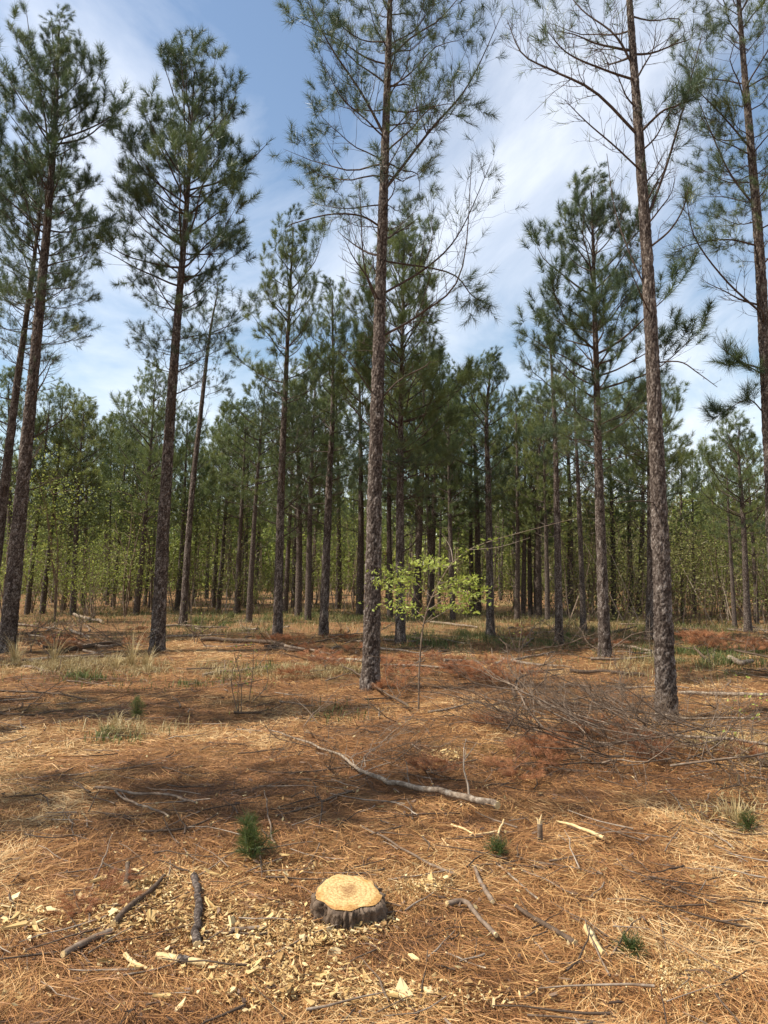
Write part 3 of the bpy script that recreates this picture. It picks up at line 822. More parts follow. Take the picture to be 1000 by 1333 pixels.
def scrub_mass(name, label, n, xr, yr, hr, leaf_n, leaf_size, seed, mat, spread):
    """a thicket of thin bare stems with scattered small leaves that nobody could count"""
    r = np.random.default_rng(seed)
    w, lf = Geo(), Geo(); cs = []
    for i in range(n):
        y = r.uniform(*yr); x = r.uniform(*xr) * y
        h = r.uniform(*hr) * (.5 + .9 * vnoise(x * .35, y * .35, seed))
        t = np.linspace(0, 1, 5)[:, None]
        st = np.array([x, y, gh(x, y) - .05]) + np.array([r.normal() * .25, r.normal() * .25, 1.0]) * h * t + np.cumsum(r.normal(size=(5, 3)) * .05, 0)
        tube(st, r.uniform(.008, .024) * (1 - .8 * t[:, 0]), 3, r.uniform(.2, .9), g=w, caps=False)
        for q in range(3):
            k = int(r.integers(1, 5)); e = st[k] + unit(r.normal(size=3) + [0, 0, .3]) * r.uniform(.2, .7)
            tube(np.array([st[k], e]), [.006, .002], 3, r.uniform(.2, .9), g=w, caps=False)
            cs.append(e)
        cs.append(st[-1])
    leaves(lf, np.array(cs), leaf_n, spread, leaf_size, r, .3)
    g = Geo(); g.merge(w, mat=0); g.merge(lf, mat=1)
    o = obj(name, g.mesh(name, [M['grey_twig'], mat], False))
    tag(o, label, None, None, 'stuff')
scrub_mass('scrub_thicket', 'dense olive scrub of thin grey stems behind the pines', 620, (.24, .66), (19.5, 34), (1.2, 4.8), 26, .07, 301, M['scrub_leaf'], (.32, .32, .30))
scrub_mass('undergrowth', 'thin undergrowth between the trunks of the stand', 620, (-.75, .30), (24, 46), (.5, 2.8), 18, .08, 302, M['scrub_leaf'], (.35, .35, .25))

def far_woods():
    """the wood beyond the stand, one mass of trunks and leaf"""
    r = np.random.default_rng(404)
    w, lf = Geo(), Geo(); cs = []; tn = []
    for i in range(1250):
        a = r.uniform(-.95, .95); d = r.uniform(52, 92)
        x, y = d * math.sin(a), d * math.cos(a)
        h = r.uniform(4.0, 7.6) * (d / 62) ** .6
        p = np.array([x, y, gh(x, y) - .2]); e = p + [r.normal() * .3, r.normal() * .3, h]
        tube(np.array([p, (p + e) / 2 + r.normal(size=3) * .15, e]), [.13, .09, .03], 4, r.uniform(.2, .8), g=w, caps=False)
        k = 15
        u = r.uniform(.06, 1.0, k)
        q = p + (e - p) * u[:, None] + r.normal(size=(k, 3)) * np.array([1.1, 1.1, .3])
        q[:, 2] = np.maximum(q[:, 2], .3)
        cs.append(q)
    cs = np.concatenate(cs)
    leaves(lf, cs, 9, (.5, .5, .4), .42, r, .3)
    g = Geo(); g.merge(w, mat=0); g.merge(lf, mat=1)
    o = obj('far_woods', g.mesh('far_woods', [M['grey_twig'], M['under_leaf']], False))
    tag(o, 'distant green wood closing off the back of the stand', None, None, 'stuff')
far_woods()

# ------------------------------------------------------------------ straw, twigs and grass on the ground
def in_view(r, n, d0, d1, power=1.0, margin=1.3, slope=.60):
    """random ground places in front of the camera, denser near it"""
    u = r.random(n)
    d = d0 * (d1 / d0) ** (u ** power)
    x = (r.random(n) * 2 - 1) * (slope * d + margin)
    return x, d

def straw_litter():
    r = np.random.default_rng(505)
    n = 310000
    x, y = in_view(r, n, 1.7, 17, .90)
    th = r.random(n) * 2 * np.pi
    # needles lie in drifts that share a direction
    th = vnoise(x * 2.3, y * 2.3, 31) * 7 + r.normal(size=n) * .75
    L = r.uniform(.07, .18, n) * (1 + .02 * y)
    w = .0013 * (1 + .24 * y) * r.uniform(.7, 1.3, n)
    clump = vnoise(x * 5, y * 5, 33) * .6 + vnoise(x * 14, y * 14, 34) * .4
    z = ground_h(x, y) + .003 + r.random(n) ** 1.6 * .040 * (.2 + clump)
    tilt = r.normal(size=n) * .16 * (.5 + clump)
    d = np.stack([np.cos(th) * np.cos(tilt), np.sin(th) * np.cos(tilt), np.sin(tilt)], 1)
    s = np.stack([-np.sin(th), np.cos(th), r.normal(size=n) * .4], 1)
    p = np.stack([x, y, z], 1)
    bend = s * (r.normal(size=n) * .035 * L)[:, None] + np.array([0, 0, 1]) * (r.random(n) * .06 * L)[:, None]
    a, m, e = p - d * (L / 2)[:, None], p + bend, p + d * (L / 2)[:, None]
    for q in (a, m, e):
        q[:, 2] = np.maximum(q[:, 2], ground_h(q[:, 0], q[:, 1]) + .002)
    hw = s * (w / 2)[:, None]
    V = np.stack([a - hw * .6, a + hw * .6, m - hw, m + hw, e], 1)
    i = np.arange(n) * 5
    F_ = np.stack([i, i + 1, i + 3, i, i + 3, i + 2, i + 2, i + 3, i + 4], 1).reshape(-1, 3)
    t = .40 + .75 * (r.random(n) - .5) + .75 * (vnoise(x * .9, y * .9, 35) - .5) + .60 * (vnoise(x * 3, y * 3, 36) - .5)
    g = Geo(); g.add(V.reshape(-1, 3), F_, np.repeat(np.clip(t, 0, 1), 5))
    o = obj('pine_straw', g.mesh('pine_straw', M['straw'], False))
    tag(o, 'orange brown pine straw covering the forest floor', None, None, 'stuff')
straw_litter()

def twig_litter():
    r = np.random.default_rng(515)
    g = Geo()
    x, y = in_view(r, 2100, 2.0, 20, .72)
    for k in range(len(x)):
        L = r.uniform(.06, .34) * (1 + .08 * y[k]); th = r.uniform(0, 6.28)
        t = np.linspace(-.5, .5, 5)[:, None]
        p = np.array([x[k], y[k], 0]) + np.array([math.cos(th), math.sin(th), 0]) * L * t + np.array([-math.sin(th), math.cos(th), 0]) * L * .12 * r.normal() * (t ** 2 - .2)
        p[:, 2] = ground_h(p[:, 0], p[:, 1]) + .012 + r.uniform(0, .03) + (t[:, 0] + .5) * r.uniform(0, .12) * L
        p[:, :2] += np.cumsum(r.normal(size=(5, 2)) * L * .03, 0)
        tube(p, r.uniform(.0014, .0036) * (1.15 - t[:, 0]), 4, r.uniform(0, .85) ** 1.4, g=g, caps=False)
    o = obj('twig_litter', g.mesh('twig_litter', M['grey_twig']))
    tag(o, 'small grey and brown twigs strewn over the straw', None, None, 'stuff')
twig_litter()

def grass_field(name, label, mat, n, zones, hgt, seed, w=.006, lean=.5):
    """zones: (photo x, photo y, half width px, half depth m, weight)"""
    r = np.random.default_rng(seed)
    pts = []
    tot = sum(z[4] for z in zones)
    for (px, py, hx, hd, wt) in zones:
        c = P(px, py); k = int(n * wt / tot)
        x = c.x + r.normal(size=k) * hx * c.y / F_PX * .6; y = c.y + r.normal(size=k) * hd * .6
        pts.append(np.stack([x, y], 1))
    pts = np.concatenate(pts)
    # gather blades into tufts
    ph = np.stack([vnoise(pts[:, 0] * 3, pts[:, 1] * 3, seed), vnoise(pts[:, 0] * 3 + 50, pts[:, 1] * 3, seed)], 1) - .5
    pts = pts + ph * .35
    cl = vnoise(pts[:, 0] * 2.2, pts[:, 1] * 2.2, seed + 5) * .6 + vnoise(pts[:, 0] * 6, pts[:, 1] * 6, seed + 6) * .4
    pts = pts[(r.random(len(pts)) < (cl - .28) * 3.2) & (pts[:, 1] > 1.8)]
    N = len(pts); x, y = pts[:, 0], pts[:, 1]
    cl = vnoise(x * 2.2, y * 2.2, seed + 5)
    h = hgt * r.uniform(.25, 1.15, N) * (.35 + 1.1 * cl); th = r.random(N) * 6.283
    ln = np.abs(r.normal(size=N)) * lean
    b = np.stack([x, y, ground_h(x, y) - .005], 1)
    o_ = np.stack([np.cos(th), np.sin(th), 0 * th], 1)
    m = b + o_ * (h * ln * .3)[:, None] + np.array([0, 0, 1]) * (h * .6)[:, None]
    e = b + o_ * (h * ln)[:, None] + np.array([0, 0, 1]) * (h * (1 - .25 * ln.clip(0, 2)))[:, None]
    s = np.stack([-np.sin(th), np.cos(th), 0 * th], 1) * (w / 2)
    V = np.stack([b - s, b + s, m - s * .8, m + s * .8, e], 1)
    i = np.arange(N) * 5
    F_ = np.stack([i, i + 1, i + 3, i, i + 3, i + 2, i + 2, i + 3, i + 4], 1).reshape(-1, 3)
    g = Geo(); g.add(V.reshape(-1, 3), F_, np.repeat(r.random(N), 5))
    o = obj(name, g.mesh(name, mat, False)); tag(o, label, None, None, 'stuff')
grass_field('green_grass', 'thin green grass growing through the straw', M['grass'], 60000,
            [(110, 885, 70, .5, .35), (210, 895, 60, .4, .2), (330, 870, 60, .5, .5), (290, 812, 70, 3, 3), (640, 832, 90, 2.5, 3), (560, 840, 60, 1.5, 1.2), (740, 835, 60, 2, 1.5), (900, 862, 70, 1, 2.2), (930, 850, 80, 1.2, 1.2),
             (150, 965, 40, .25, .2), (430, 805, 60, 4, 1.5), (820, 820, 80, 3, 2), (420, 930, 60, .4, .12), (120, 800, 160, 6, 4), (400, 800, 160, 6, 5), (650, 803, 160, 6, 5), (860, 812, 130, 4, 3)], .15, 611, .009, .9)
grass_field('dry_grass', 'dry yellow grass standing in patches over the straw', M['dry_grass'], 52000,
            [(60, 870, 90, .7, 1.6), (190, 872, 80, .6, 1.6), (330, 880, 120, .6, 1.4), (440, 880, 70, .5, .7), (650, 812, 110, 3, 2), (780, 815, 90, 3, 2), (560, 815, 100, 3, 1.2), (930, 1060, 60, .35, .16), (880, 870, 90, 1, 1),
             (300, 820, 120, 2, 1.2), (960, 980, 50, .5, .4), (180, 955, 60, .3, .3), (120, 800, 160, 6, 3), (400, 800, 160, 6, 4), (650, 803, 160, 6, 4), (860, 812, 130, 4, 3)], .15, 612, .007, 1.4)

# ------------------------------------------------------------------ stump
def stump():
    r = np.random.default_rng(701)
    c = P(455, 1196)
    n, rings = 120, 14
    th = np.linspace(0, 2 * np.pi, n, endpoint=False)
    R0 = .127
    out = R0 * (1 + .05 * np.cos(th - 2.9) + .05 * np.cos(2 * th + .3) + .045 * np.cos(3 * th + 1.0) + .035 * np.cos(5 * th + 2) + .02 * np.cos(9 * th))
    out += .007 * (vnoise(th * 4.0, th * 0 + 3, 9) - .5) * 2
    root = obj('tree_stump', None, None, c)
    tag(root, 'freshly cut round pine stump with orange growth rings among wood chips', 'stump')
    def top_z(x, y): return .112 + .18 * y - .05 * x      # cut sloping towards the viewer
    g = Geo()
    zs = np.linspace(0, 1, rings)
    V = []
    ridge = np.clip(1.6 * (.6 * vnoise(np.cos(th) * 9 + 20, np.sin(th) * 9 + 20, 5) + .4 * vnoise(np.cos(th) * 19 + 40, np.sin(th) * 19 + 40, 6)) - .3, 0, 1)
    for q in zs:
        fl = 1 + .12 * (1 - q) ** 2
        rr_ = out * fl + .012 + .030 * (ridge - .5) * (1 + .8 * (vnoise(th * 3, th * 0 + q * 5, 8) - .5)) + .010 * (vnoise(np.cos(th) * 12 + 30, np.sin(th) * 12 + q * 7, 7) - .5) + .004 * r.normal(size=n)
        if q == 1: rr_ = out + .004 + .009 * (ridge - .5) + .002 * r.normal(size=n)
        x, y = np.cos(th) * rr_, np.sin(th) * rr_
        zt = top_z(x, y) - .003 + (.006 * r.normal(size=n) - .004 if q == 1 else 0)
        V.append(np.stack([x, y, -.06 + (zt + .06) * q], 1))
    V.append(np.stack([np.cos(th) * out * .985, np.sin(th) * out * .985, top_z(np.cos(th) * out, np.sin(th) * out) - .008], 1))
    rings += 1
    i, j = np.meshgrid(np.arange(rings - 1), np.arange(n), indexing='ij')
    a0 = (i * n + j).ravel(); b0 = (i * n + (j + 1) % n).ravel(); c0 = a0 + n; d0 = b0 + n
    g.add(np.concatenate(V), np.concatenate([np.stack([a0, b0, d0], 1), np.stack([a0, d0, c0], 1)]), np.tile(.38 + .45 * ridge, rings))
    obj('bark', g.mesh('bark', M['dark_stick']), root)
    g = Geo()
    V, m = [], 8
    for q in np.linspace(0, 1, m)[1:]:
        x, y = np.cos(th) * out * q, np.sin(th) * out * q
        V.append(np.stack([x, y, top_z(x, y) - (.004 if q == 1 else 0)], 1))
    V = np.concatenate(V); m -= 1
    i, j = np.meshgrid(np.arange(m - 1), np.arange(n), indexing='ij')
    a0 = (i * n + j).ravel(); b0 = (i * n + (j + 1) % n).ravel(); c0 = a0 + n; d0 = b0 + n
    F_ = np.concatenate([np.stack([a0, c0, d0], 1), np.stack([a0, d0, b0], 1)])
    ctr = len(V); jj = np.arange(n)
    V = np.vstack([V, [0, 0, top_z(0, 0)]])
    F_ = np.concatenate([F_, np.stack([jj, (jj + 1) % n, np.full(n, ctr)], 1)])
    g.add(V, F_)
    obj('cut_face', g.mesh('cut_face', M['cut']), root)
stump()

# ------------------------------------------------------------------ fallen sticks and logs, one by one
_rs = np.random.default_rng(801)
def ground_path(px_pts, n, lift=0.0, bury=.35, r0=.01):
    pts = np.array([list(P(x, y)) for x, y in px_pts])
    path = smooth_path(pts, n)
    d = unit(np.gradient(path, axis=0)); sd_ = np.stack([-d[:, 1], d[:, 0], 0 * d[:, 0]], 1)
    L = np.linalg.norm(path[-1] - path[0])
    wob = np.cumsum(_rs.normal(size=n)) * L * .006
    path = path + sd_ * (wob - np.linspace(wob[0], wob[-1], n))[:, None]
    near = np.clip((9 - path[:, 1]) / 4, 0, 1) * .020
    path[:, 2] = ground_h(path[:, 0], path[:, 1]) + r0 * (1 - bury) + lift + near
    return path

def stick(label, px_pts, d0, d1, mat='dark_stick', name='fallen_branch', lift=.004, twigs=0, twl=.3, ends=True, group=None, rise=0.0, cat='branch', split=0, band=False):
    """a stick through places on the ground; d0, d1 are its thickness in metres at both ends"""
    n = max(8, 3 * len(px_pts) + 4)
    if max(d0, d1) > .03: n += 8
    path = ground_path(px_pts, n, lift, .3, max(d0, d1) / 2)
    t = np.linspace(0, 1, n)
    path[:, 2] += rise * t ** 1.5
    c = path[0].copy(); c[2] = gh(c[0], c[1])
    path = path - c
    rad = (d0 + (d1 - d0) * t) / 2
    rad = rad * (1 + .10 * _rs.normal(size=n).clip(-1, 1))
    root = obj(name, None, None, c)
    tag(root, label, cat, group)
    g = Geo()
    sides = 12 if max(d0, d1) > .03 else 7
    if split: sides = 5
    tube(path, rad, sides, .5, jitter=.06 if not split else -split, g=g, caps=not ends or bool(split))
    L = np.linalg.norm(path[-1] - path[0])
    obj('stem', g.mesh('stem', M[mat]), root)
    if ends and not split:
        e = Geo()
        for k, dr in ((0, path[0] - path[1]), (-1, path[-1] - path[-2])):
            d = unit(dr)
            tube(np.array([path[k] - d * .004, path[k] + d * .003 + [0, 0, .001]]), [rad[k] * 1.0, rad[k] * .93], sides, .5, jitter=.08, g=e)
        obj('broken_end', e.mesh('broken_end', M['wood']), root)
    if band:
        e = Geo(); a, b_ = n // 2 - 1, n // 2 + 4
        tube(path[a:b_], rad[a:b_] * 1.14, 12, .5, jitter=.06, g=e)
        obj('bark_ring', e.mesh('bark_ring', M['bark']), root)
    if twigs:
        for q in range(twigs):
            tg = Geo()
            k = int(_rs.integers(1, n - 1)); d = unit(path[min(k + 1, n - 1)] - path[k - 1])
            v = unit(d * .7 * (1 if d1 < d0 else -1) + np.array([_rs.normal(), _rs.normal(), abs(_rs.normal()) * .7]) * .75)
            l = L * twl * _rs.uniform(.4, 1.2); s = np.linspace(0, 1, 6)[:, None]
            tw = path[k] + v * l * s + np.array([0, 0, -.10]) * l * s ** 2 + np.cumsum(_rs.normal(size=(6, 3)) * l * .03, 0); tw[0] = path[k]
            tw[:, 2] = np.maximum(tw[:, 2], ground_h(tw[:, 0] + c[0], tw[:, 1] + c[1]) - c[2] + .004)
            rt = max(.0022, rad[k] * .35)
            tube(tw, rt * (1 - .7 * s[:, 0]), 4, _rs.uniform(.3, .8), g=tg, caps=False)
            for z in range(2):
                j = int(_rs.integers(1, 5)); v2 = unit(tw[j + 1 if j < 5 else 5] - tw[j] + _rs.normal(size=3) * l * .15); l2 = l * _rs.uniform(.2, .45)
                tube(np.array([tw[j], tw[j] + v2 * l2 * .5, tw[j] + v2 * l2 + [0, 0, .05 * l2]]), [rt * .6, rt * .45, rt * .2], 3, .6, g=tg, caps=False)
            obj('twig', tg.mesh('twig', M['grey_twig' if mat != 'dark_stick' else 'dark_stick']), root)
    return root

stick('long pale lichen-spotted pole with cut end lying past the stump', [(648, 1061), (600, 1046), (540, 1030), (470, 1009), (425, 985), (350, 957)], .044, .012, 'pale_log', twigs=9, twl=.22, lift=.02)
stick('forked grey stick lying alone on the shaded straw, main prong', [(122, 1034), (165, 1037), (212, 1042), (256, 1054)], .022, .014, 'grey_twig', lift=.012)
stick('lower prong of the forked grey stick on the straw', [(150, 1036), (185, 1056), (219, 1071)], .016, .013, 'grey_twig', lift=.012)
stick('dark bent stick between the forked stick and the green seedling', [(181, 1088), (230, 1087), (262, 1078), (283, 1066)], .015, .008)
stick('thick dark stick lying across the wood chips', [(148, 1217), (182, 1185), (214, 1151)], .030, .020, lift=.01)
stick('round cut stick with pale butt lying below the chips', [(82, 1256), (112, 1240), (146, 1224)], .029, .024, 'grey_twig', lift=.008)
stick('flaky bark-covered piece lying end-on in the wood chips', [(252, 1150), (254, 1195), (257, 1243)], .030, .034, 'bark', name='log_piece', lift=.004, cat='log')
stick('short upright dark knot beside the yellow wood chips', [(166, 1136), (164, 1166)], .022, .028, name='broken_stick', lift=.014, twigs=1, twl=.7)
stick('thin crooked dark twig reaching to the short knot', [(134, 1135), (148, 1142), (162, 1146)], .010, .008, name='broken_stick', lift=.02)
stick('thin straight brown switch leaning over the chips', [(116, 1172), (130, 1138), (146, 1105)], .011, .006, 'grey_twig', rise=.05)
stick('short thin switch running on from the leaning brown switch', [(117, 1172), (116, 1209)], .010, .008, 'grey_twig')
stick('broken log piece with bark ring and pale bare ends', [(204, 1257), (236, 1262), (269, 1267)], .032, .026, 'wood', name='log_piece', lift=.004, cat='log', split=.16, band=True)
stick('curved pale splinter beside the broken log piece', [(163, 1254), (175, 1265), (191, 1272)], .020, .012, 'wood', name='wood_splinter', lift=.004, cat='splinter')
stick('flat grey weathered stick on the chips in front of the stump', [(299, 1222), (346, 1217)], .020, .017, 'grey_twig', name='broken_stick')
stick('thin pale stick standing up slantwise beside the green seedling', [(358, 1104), (352, 1075), (344, 1040)], .010, .007, 'grey_twig', rise=.02)
stick('dark straight stick lying below the pale pole', [(360, 1069), (410, 1054), (459, 1036)], .014, .018)
stick('thin brown stick trailing away behind the stump', [(470, 1082), (530, 1116), (592, 1146)], .010, .014, 'grey_twig')
stick('thin pale stick beside the broken green sprig', [(645, 1131), (670, 1150), (701, 1179)], .010, .009, 'pale_log')
stick('thin brown stick lying parallel to the pale one by the sprig', [(680, 1141), (712, 1153), (746, 1172)], .009, .007, 'grey_twig')
stick('straight dark stick sunk in red straw', [(672, 1190), (710, 1214), (749, 1240)], .017, .024, lift=.006)
stick('grey crooked stick lying toward the dark sunken stick', [(618, 1138), (626, 1160), (642, 1184)], .018, .022, 'grey_twig')
stick('dark bent root lying near the right of the stump', [(582, 1188), (606, 1185), (622, 1206), (646, 1230)], .026, .018, 'grey_twig', lift=.008)
stick('small black stick next to the bent root', [(556, 1209), (579, 1204)], .014, .017)
stick('split pale wood chunk lying in reddish straw', [(764, 1221), (774, 1238), (787, 1256)], .040, .034, 'wood', name='wood_chunk', cat='wood chunk', lift=.0, split=.42)
stick('pale peeled stick with forked end beyond the snapped stub', [(725, 1078), (752, 1085), (786, 1100)], .012, .022, 'wood', lift=.01)
stick('zigzag pale peeled twig by the broken sprig', [(588, 1080), (604, 1086), (616, 1095)], .012, .010, 'wood', rise=.01)
stick('pale peeled twig lying level by the broken sprig', [(612, 1094), (636, 1091), (652, 1088)], .010, .008, 'wood')
stick('short upright peeled splinter by the broken sprig', [(648, 1095), (656, 1079)], .012, .010, 'wood', rise=.02)
stick('long thin pale straw-coloured stick near the sawdust', [(581, 1250), (604, 1260), (632, 1270)], .007, .006, 'pale_log')
stick('thin dark stick pointing at the split wood chunk', [(694, 1233), (716, 1262)], .008, .006, 'grey_twig')
stick('thin level grey stick touching the split wood chunk', [(710, 1262), (745, 1264), (782, 1261)], .008, .009, 'grey_twig')
stick('long dark branch on the shaded ground, upper of two', [(-30, 902), (30, 905), (70, 907), (112, 916)], .030, .018, twigs=4, lift=.03)
stick('long dark branch on the shaded ground, lower of two', [(-20, 930), (30, 934), (100, 926)], .034, .014, twigs=3, lift=.01)
stick('thin dark switch crossing both long dark branches', [(24, 932), (60, 908), (96, 884)], .014, .008, rise=.12)
stick('thin dark stick lying on open straw above the forked stick', [(90, 1014), (150, 1006), (212, 998)], .012, .009, 'grey_twig')
stick('dark crooked branch under the pale pole', [(322, 1006), (380, 1010), (456, 1003)], .011, .013, twigs=5, twl=.25)
stick('slender pale switch lying past the brush pile', [(868, 1033), (905, 1072), (956, 1112)], .010, .010, 'pale_log', rise=0)
stick('dark hooked branch standing out of the straw before the pines', [(668, 915), (671, 898), (690, 884), (716, 884)], .040, .022, rise=.05, lift=.03)
stick('long straight pale pole running out of the brush pile', [(1010, 992), (940, 981), (870, 974), (780, 958), (700, 951)], .030, .012, 'pale_log', lift=.10, twigs=8, twl=.18)
stick('second pale pole in the brush pile, thinner', [(990, 962), (900, 962), (820, 950), (690, 946)], .022, .008, 'pale_log', lift=.17, twigs=7, twl=.2)
stick('straight fallen log beyond the scaly-barked pine', [(884, 906), (940, 908), (1012, 909)], .048, .044, 'pale_log', lift=.02)
stick('pale log lying behind the tall sparse pine', [(496, 869), (545, 870), (592, 873)], .045, .035, 'pale_log', lift=.02)
stick('pale log peeping out left of the tall sparse pine', [(416, 859), (445, 861), (474, 863)], .05, .045, 'pale_log', lift=.02)
stick('dark bowed branch curving down to the leafy sapling', [(408, 862), (450, 877), (488, 905), (531, 930)], .018, .030, twigs=5, twl=.2, lift=.08)
stick('long dark log of the slash row', [(70, 852), (120, 843), (165, 838)], .09, .07, lift=.02)
stick('weathered log half hidden in dry weeds', [(90, 838), (130, 845), (158, 842)], .07, .06, 'grey_twig', lift=.02)
stick('pale broken log in the slash beyond the weeds', [(96, 802), (118, 808), (134, 813)], .10, .08, 'pale_log', lift=.03)
stick('split pale log lying near the weeds', [(92, 822), (104, 828), (118, 833)], .07, .05, 'pale_log', lift=.03)
stick('pale crossing log behind the rounded pine', [(214, 818), (240, 817), (262, 822)], .06, .05, 'pale_log', lift=.03, twigs=2)
stick('long dark log in the middle slash row', [(262, 836), (320, 838), (372, 843)], .10, .08, lift=.02)
stick('dark log at the end of the middle slash row', [(350, 846), (390, 850), (420, 845)], .08, .05, lift=.02, twigs=3)
stick('pale pole lying in the thin grass before the stand', [(560, 812), (590, 815), (622, 820)], .07, .05, 'pale_log', lift=.02)
stick('pale pole with bark beyond the bushy pine', [(800, 842), (830, 848), (862, 858)], .06, .05, 'pale_log', lift=.02)
stick('pale broken log beside the red dead boughs', [(950, 862), (964, 868), (980, 866)], .09, .06, 'pale_log', lift=.03)
stick('dark log in the shade behind the brush pile', [(742, 876), (790, 878), (840, 882)], .06, .05, lift=.02)
stick('pale log lying before the slim pale-stemmed pine', [(640, 868), (690, 858), (722, 851)], .05, .03, 'pale_log', lift=.02, twigs=3)

# small slash sticks strewn over the clearing
SL = []
for i in range(7):
    g = Geo(); r = np.random.default_rng(820 + i)
    t = np.linspace(-.5, .5, 8)[:, None]
    p = np.array([1.0, 0, 0]) * t + np.array([0, 1, 0]) * .12 * r.normal() * t ** 2 + np.cumsum(r.normal(size=(8, 3)) * .012, 0) * [0, 1, .5]
    tube(p, .016 * (1.1 - t[:, 0] * .9), 6, .5, jitter=.1, g=g)
    for q in range(3):
        k = int(r.integers(2, 7)); v = unit(np.array([.6, r.normal(), abs(r.normal()) * .5])); l = r.uniform(.12, .35)
        tube(np.array([p[k], p[k] + v * l * .5, p[k] + v * l + [0, 0, .03]]), [.006, .004, .002], 4, .6, g=g, caps=False)
    SL.append([g.mesh('slash_stick', M[m]) for m in ('grey_twig', 'dark_stick', 'pale_log')])
for i in range(190):
    d = _rs.uniform(7.5, 19); a = _rs.uniform(-.62, .62)
    x, y = a * d, d
    o = obj('slash_stick', SL[i % 7][int(_rs.choice([0, 0, 1, 1, 2]))], None, (x, y, gh(x, y) + _rs.uniform(.01, .07)))
    s = _rs.uniform(.3, 1.3) if d > 11 else _rs.uniform(.25, .6)
    o.scale = (s, s, s * _rs.uniform(.8, 1.2)); o.rotation_euler = (_rs.uniform(-.3, .3), _rs.uniform(-.12, .12), _rs.uniform(0, 6.28) * .5 - .8)
    tag(o, 'broken slash stick lying loose on the clearing floor', 'stick', 'slash sticks strewn over the clearing')

# ------------------------------------------------------------------ brush pile round the scaly-barked pine
BR = []
for i in range(8):
    r = np.random.default_rng(840 + i)
    w, _ = gen_branch(r, 1.35, twigs=13, needle_n=0, live=0, up=r.uniform(-.05, .28), start=.12, sub=4, thick=.5, wig=.10, twl=.95)
    BR.append([w.mesh('brush_branch', M[m]) for m in ('grey_twig', 'dark_stick')])
def brush(px, py, az, el, L, lift, label, group, mi=None):
    p = P(px, py)
    m = BR[int(_rs.integers(8))][int(_rs.random() < .5) if mi is None else mi]
    o = obj('brush_branch', m, None, (p.x, p.y, p.z + lift))
    s = L / 1.35
    o.matrix_basis = Matrix.Translation((p.x, p.y, p.z + lift)) @ Matrix.Rotation(az, 4, 'Z') @ Matrix.Rotation(-el, 4, 'Y') @ Matrix.Rotation(_rs.uniform(-1.5, 1.5), 4, 'X') @ Matrix.Diagonal((s, s * .8, s * .8, 1))
    tag(o, label, 'branch', group)
for i in range(105):
    u = _rs.random()
    px = 945 - 275 * u + _rs.normal() * 30; py = 985 - 30 * u + _rs.normal() * 22
    az = R(180 + _rs.normal() * 40 - 8) if _rs.random() < .55 else R(_rs.uniform(-180, 180))
    brush(px, py, az, R(_rs.uniform(-4, 22)), _rs.uniform(.5, 1.5), _rs.uniform(.02, .26) * (1 - .6 * abs(u - .45)), 'bare twiggy branch heaped in the brush pile round the scaly-barked pine', 'branches of the brush pile')
for i in range(30):
    brush(_rs.uniform(890, 1020), _rs.uniform(918, 1030), R(_rs.uniform(0, 360)), R(_rs.uniform(-3, 14)), _rs.uniform(.4, 1.1), _rs.uniform(.01, .08), 'bare twiggy branch scattered beyond the brush pile on the far side of the scaly-barked pine', 'loose branches beside the brush pile')
for i in range(34):
    px = _rs.uniform(330, 560); py = _rs.uniform(925, 1010)
    brush(px, py, R(_rs.uniform(0, 360)), R(_rs.uniform(0, 22)), _rs.uniform(.35, .9), .01, 'bare twiggy branch tangled round the thin end of the pale pole', 'twiggy branches by the pale pole')
for i in range(46):
    px = _rs.choice([_rs.uniform(0, 200), _rs.uniform(250, 470), _rs.uniform(640, 800)]); py = _rs.uniform(822, 862)
    brush(px, py, R(_rs.uniform(0, 360)), R(_rs.uniform(0, 30)), _rs.uniform(.8, 1.9), .03, 'bare twiggy branch in the slash rows between the pines', 'twiggy branches of the slash rows')

# fallen boughs with dead red needles
RD = []
for i in range(4):
    r = np.random.default_rng(860 + i)
    w, nd = gen_branch(r, 1.35, twigs=11, needle_n=46, live=1.0, up=.05, start=.15, sub=2, nl=.17, nw=.006, twl=.8, wig=.05)
    RD.append((w.mesh('stem', M['dark_stick']), nd.mesh('dead_needles', M['red_needle'], False)))
def bough(px, py, az, L, label, group=None, lift=.06, flat=.5):
    p = P(px, py); k = int(_rs.integers(4)); s = L / 1.35
    o = obj('fallen_bough', None, None, p)
    o.matrix_basis = Matrix.Translation((p.x, p.y, p.z + lift)) @ Matrix.Rotation(az, 4, 'Z') @ Matrix.Diagonal((s, s, s * flat, 1))
    tag(o, label, 'branch', group)
    obj('stem', RD[k][0], o); obj('dead_needles', RD[k][1], o)
for i in range(16):
    bough(_rs.uniform(505, 635), _rs.uniform(862, 893), R(_rs.uniform(0, 360)), _rs.uniform(.5, 1.0), 'fallen bough of dead red needles past the leafy sapling', 'red boughs past the sapling', .07, .5)
for i in range(9):
    bough(_rs.uniform(395, 470), _rs.uniform(850, 880), R(_rs.uniform(0, 360)), _rs.uniform(.5, 1.0), 'fallen bough of dead red needles left of the tall sparse pine foot', 'red boughs at the pine foot', .07, .5)
for i in range(8):
    bough(_rs.uniform(885, 1000), _rs.uniform(838, 858), R(_rs.uniform(0, 360)), _rs.uniform(.6, 1.1), 'fallen bough of dead red needles before the scrub', 'red boughs before the scrub', .10, .55)
for i in range(5):
    bough(_rs.uniform(620, 700), _rs.uniform(985, 1015), R(_rs.uniform(0, 360)), _rs.uniform(.35, .6), 'fallen bough of dead red needles at the front of the brush pile', 'red boughs at the brush pile', .05)
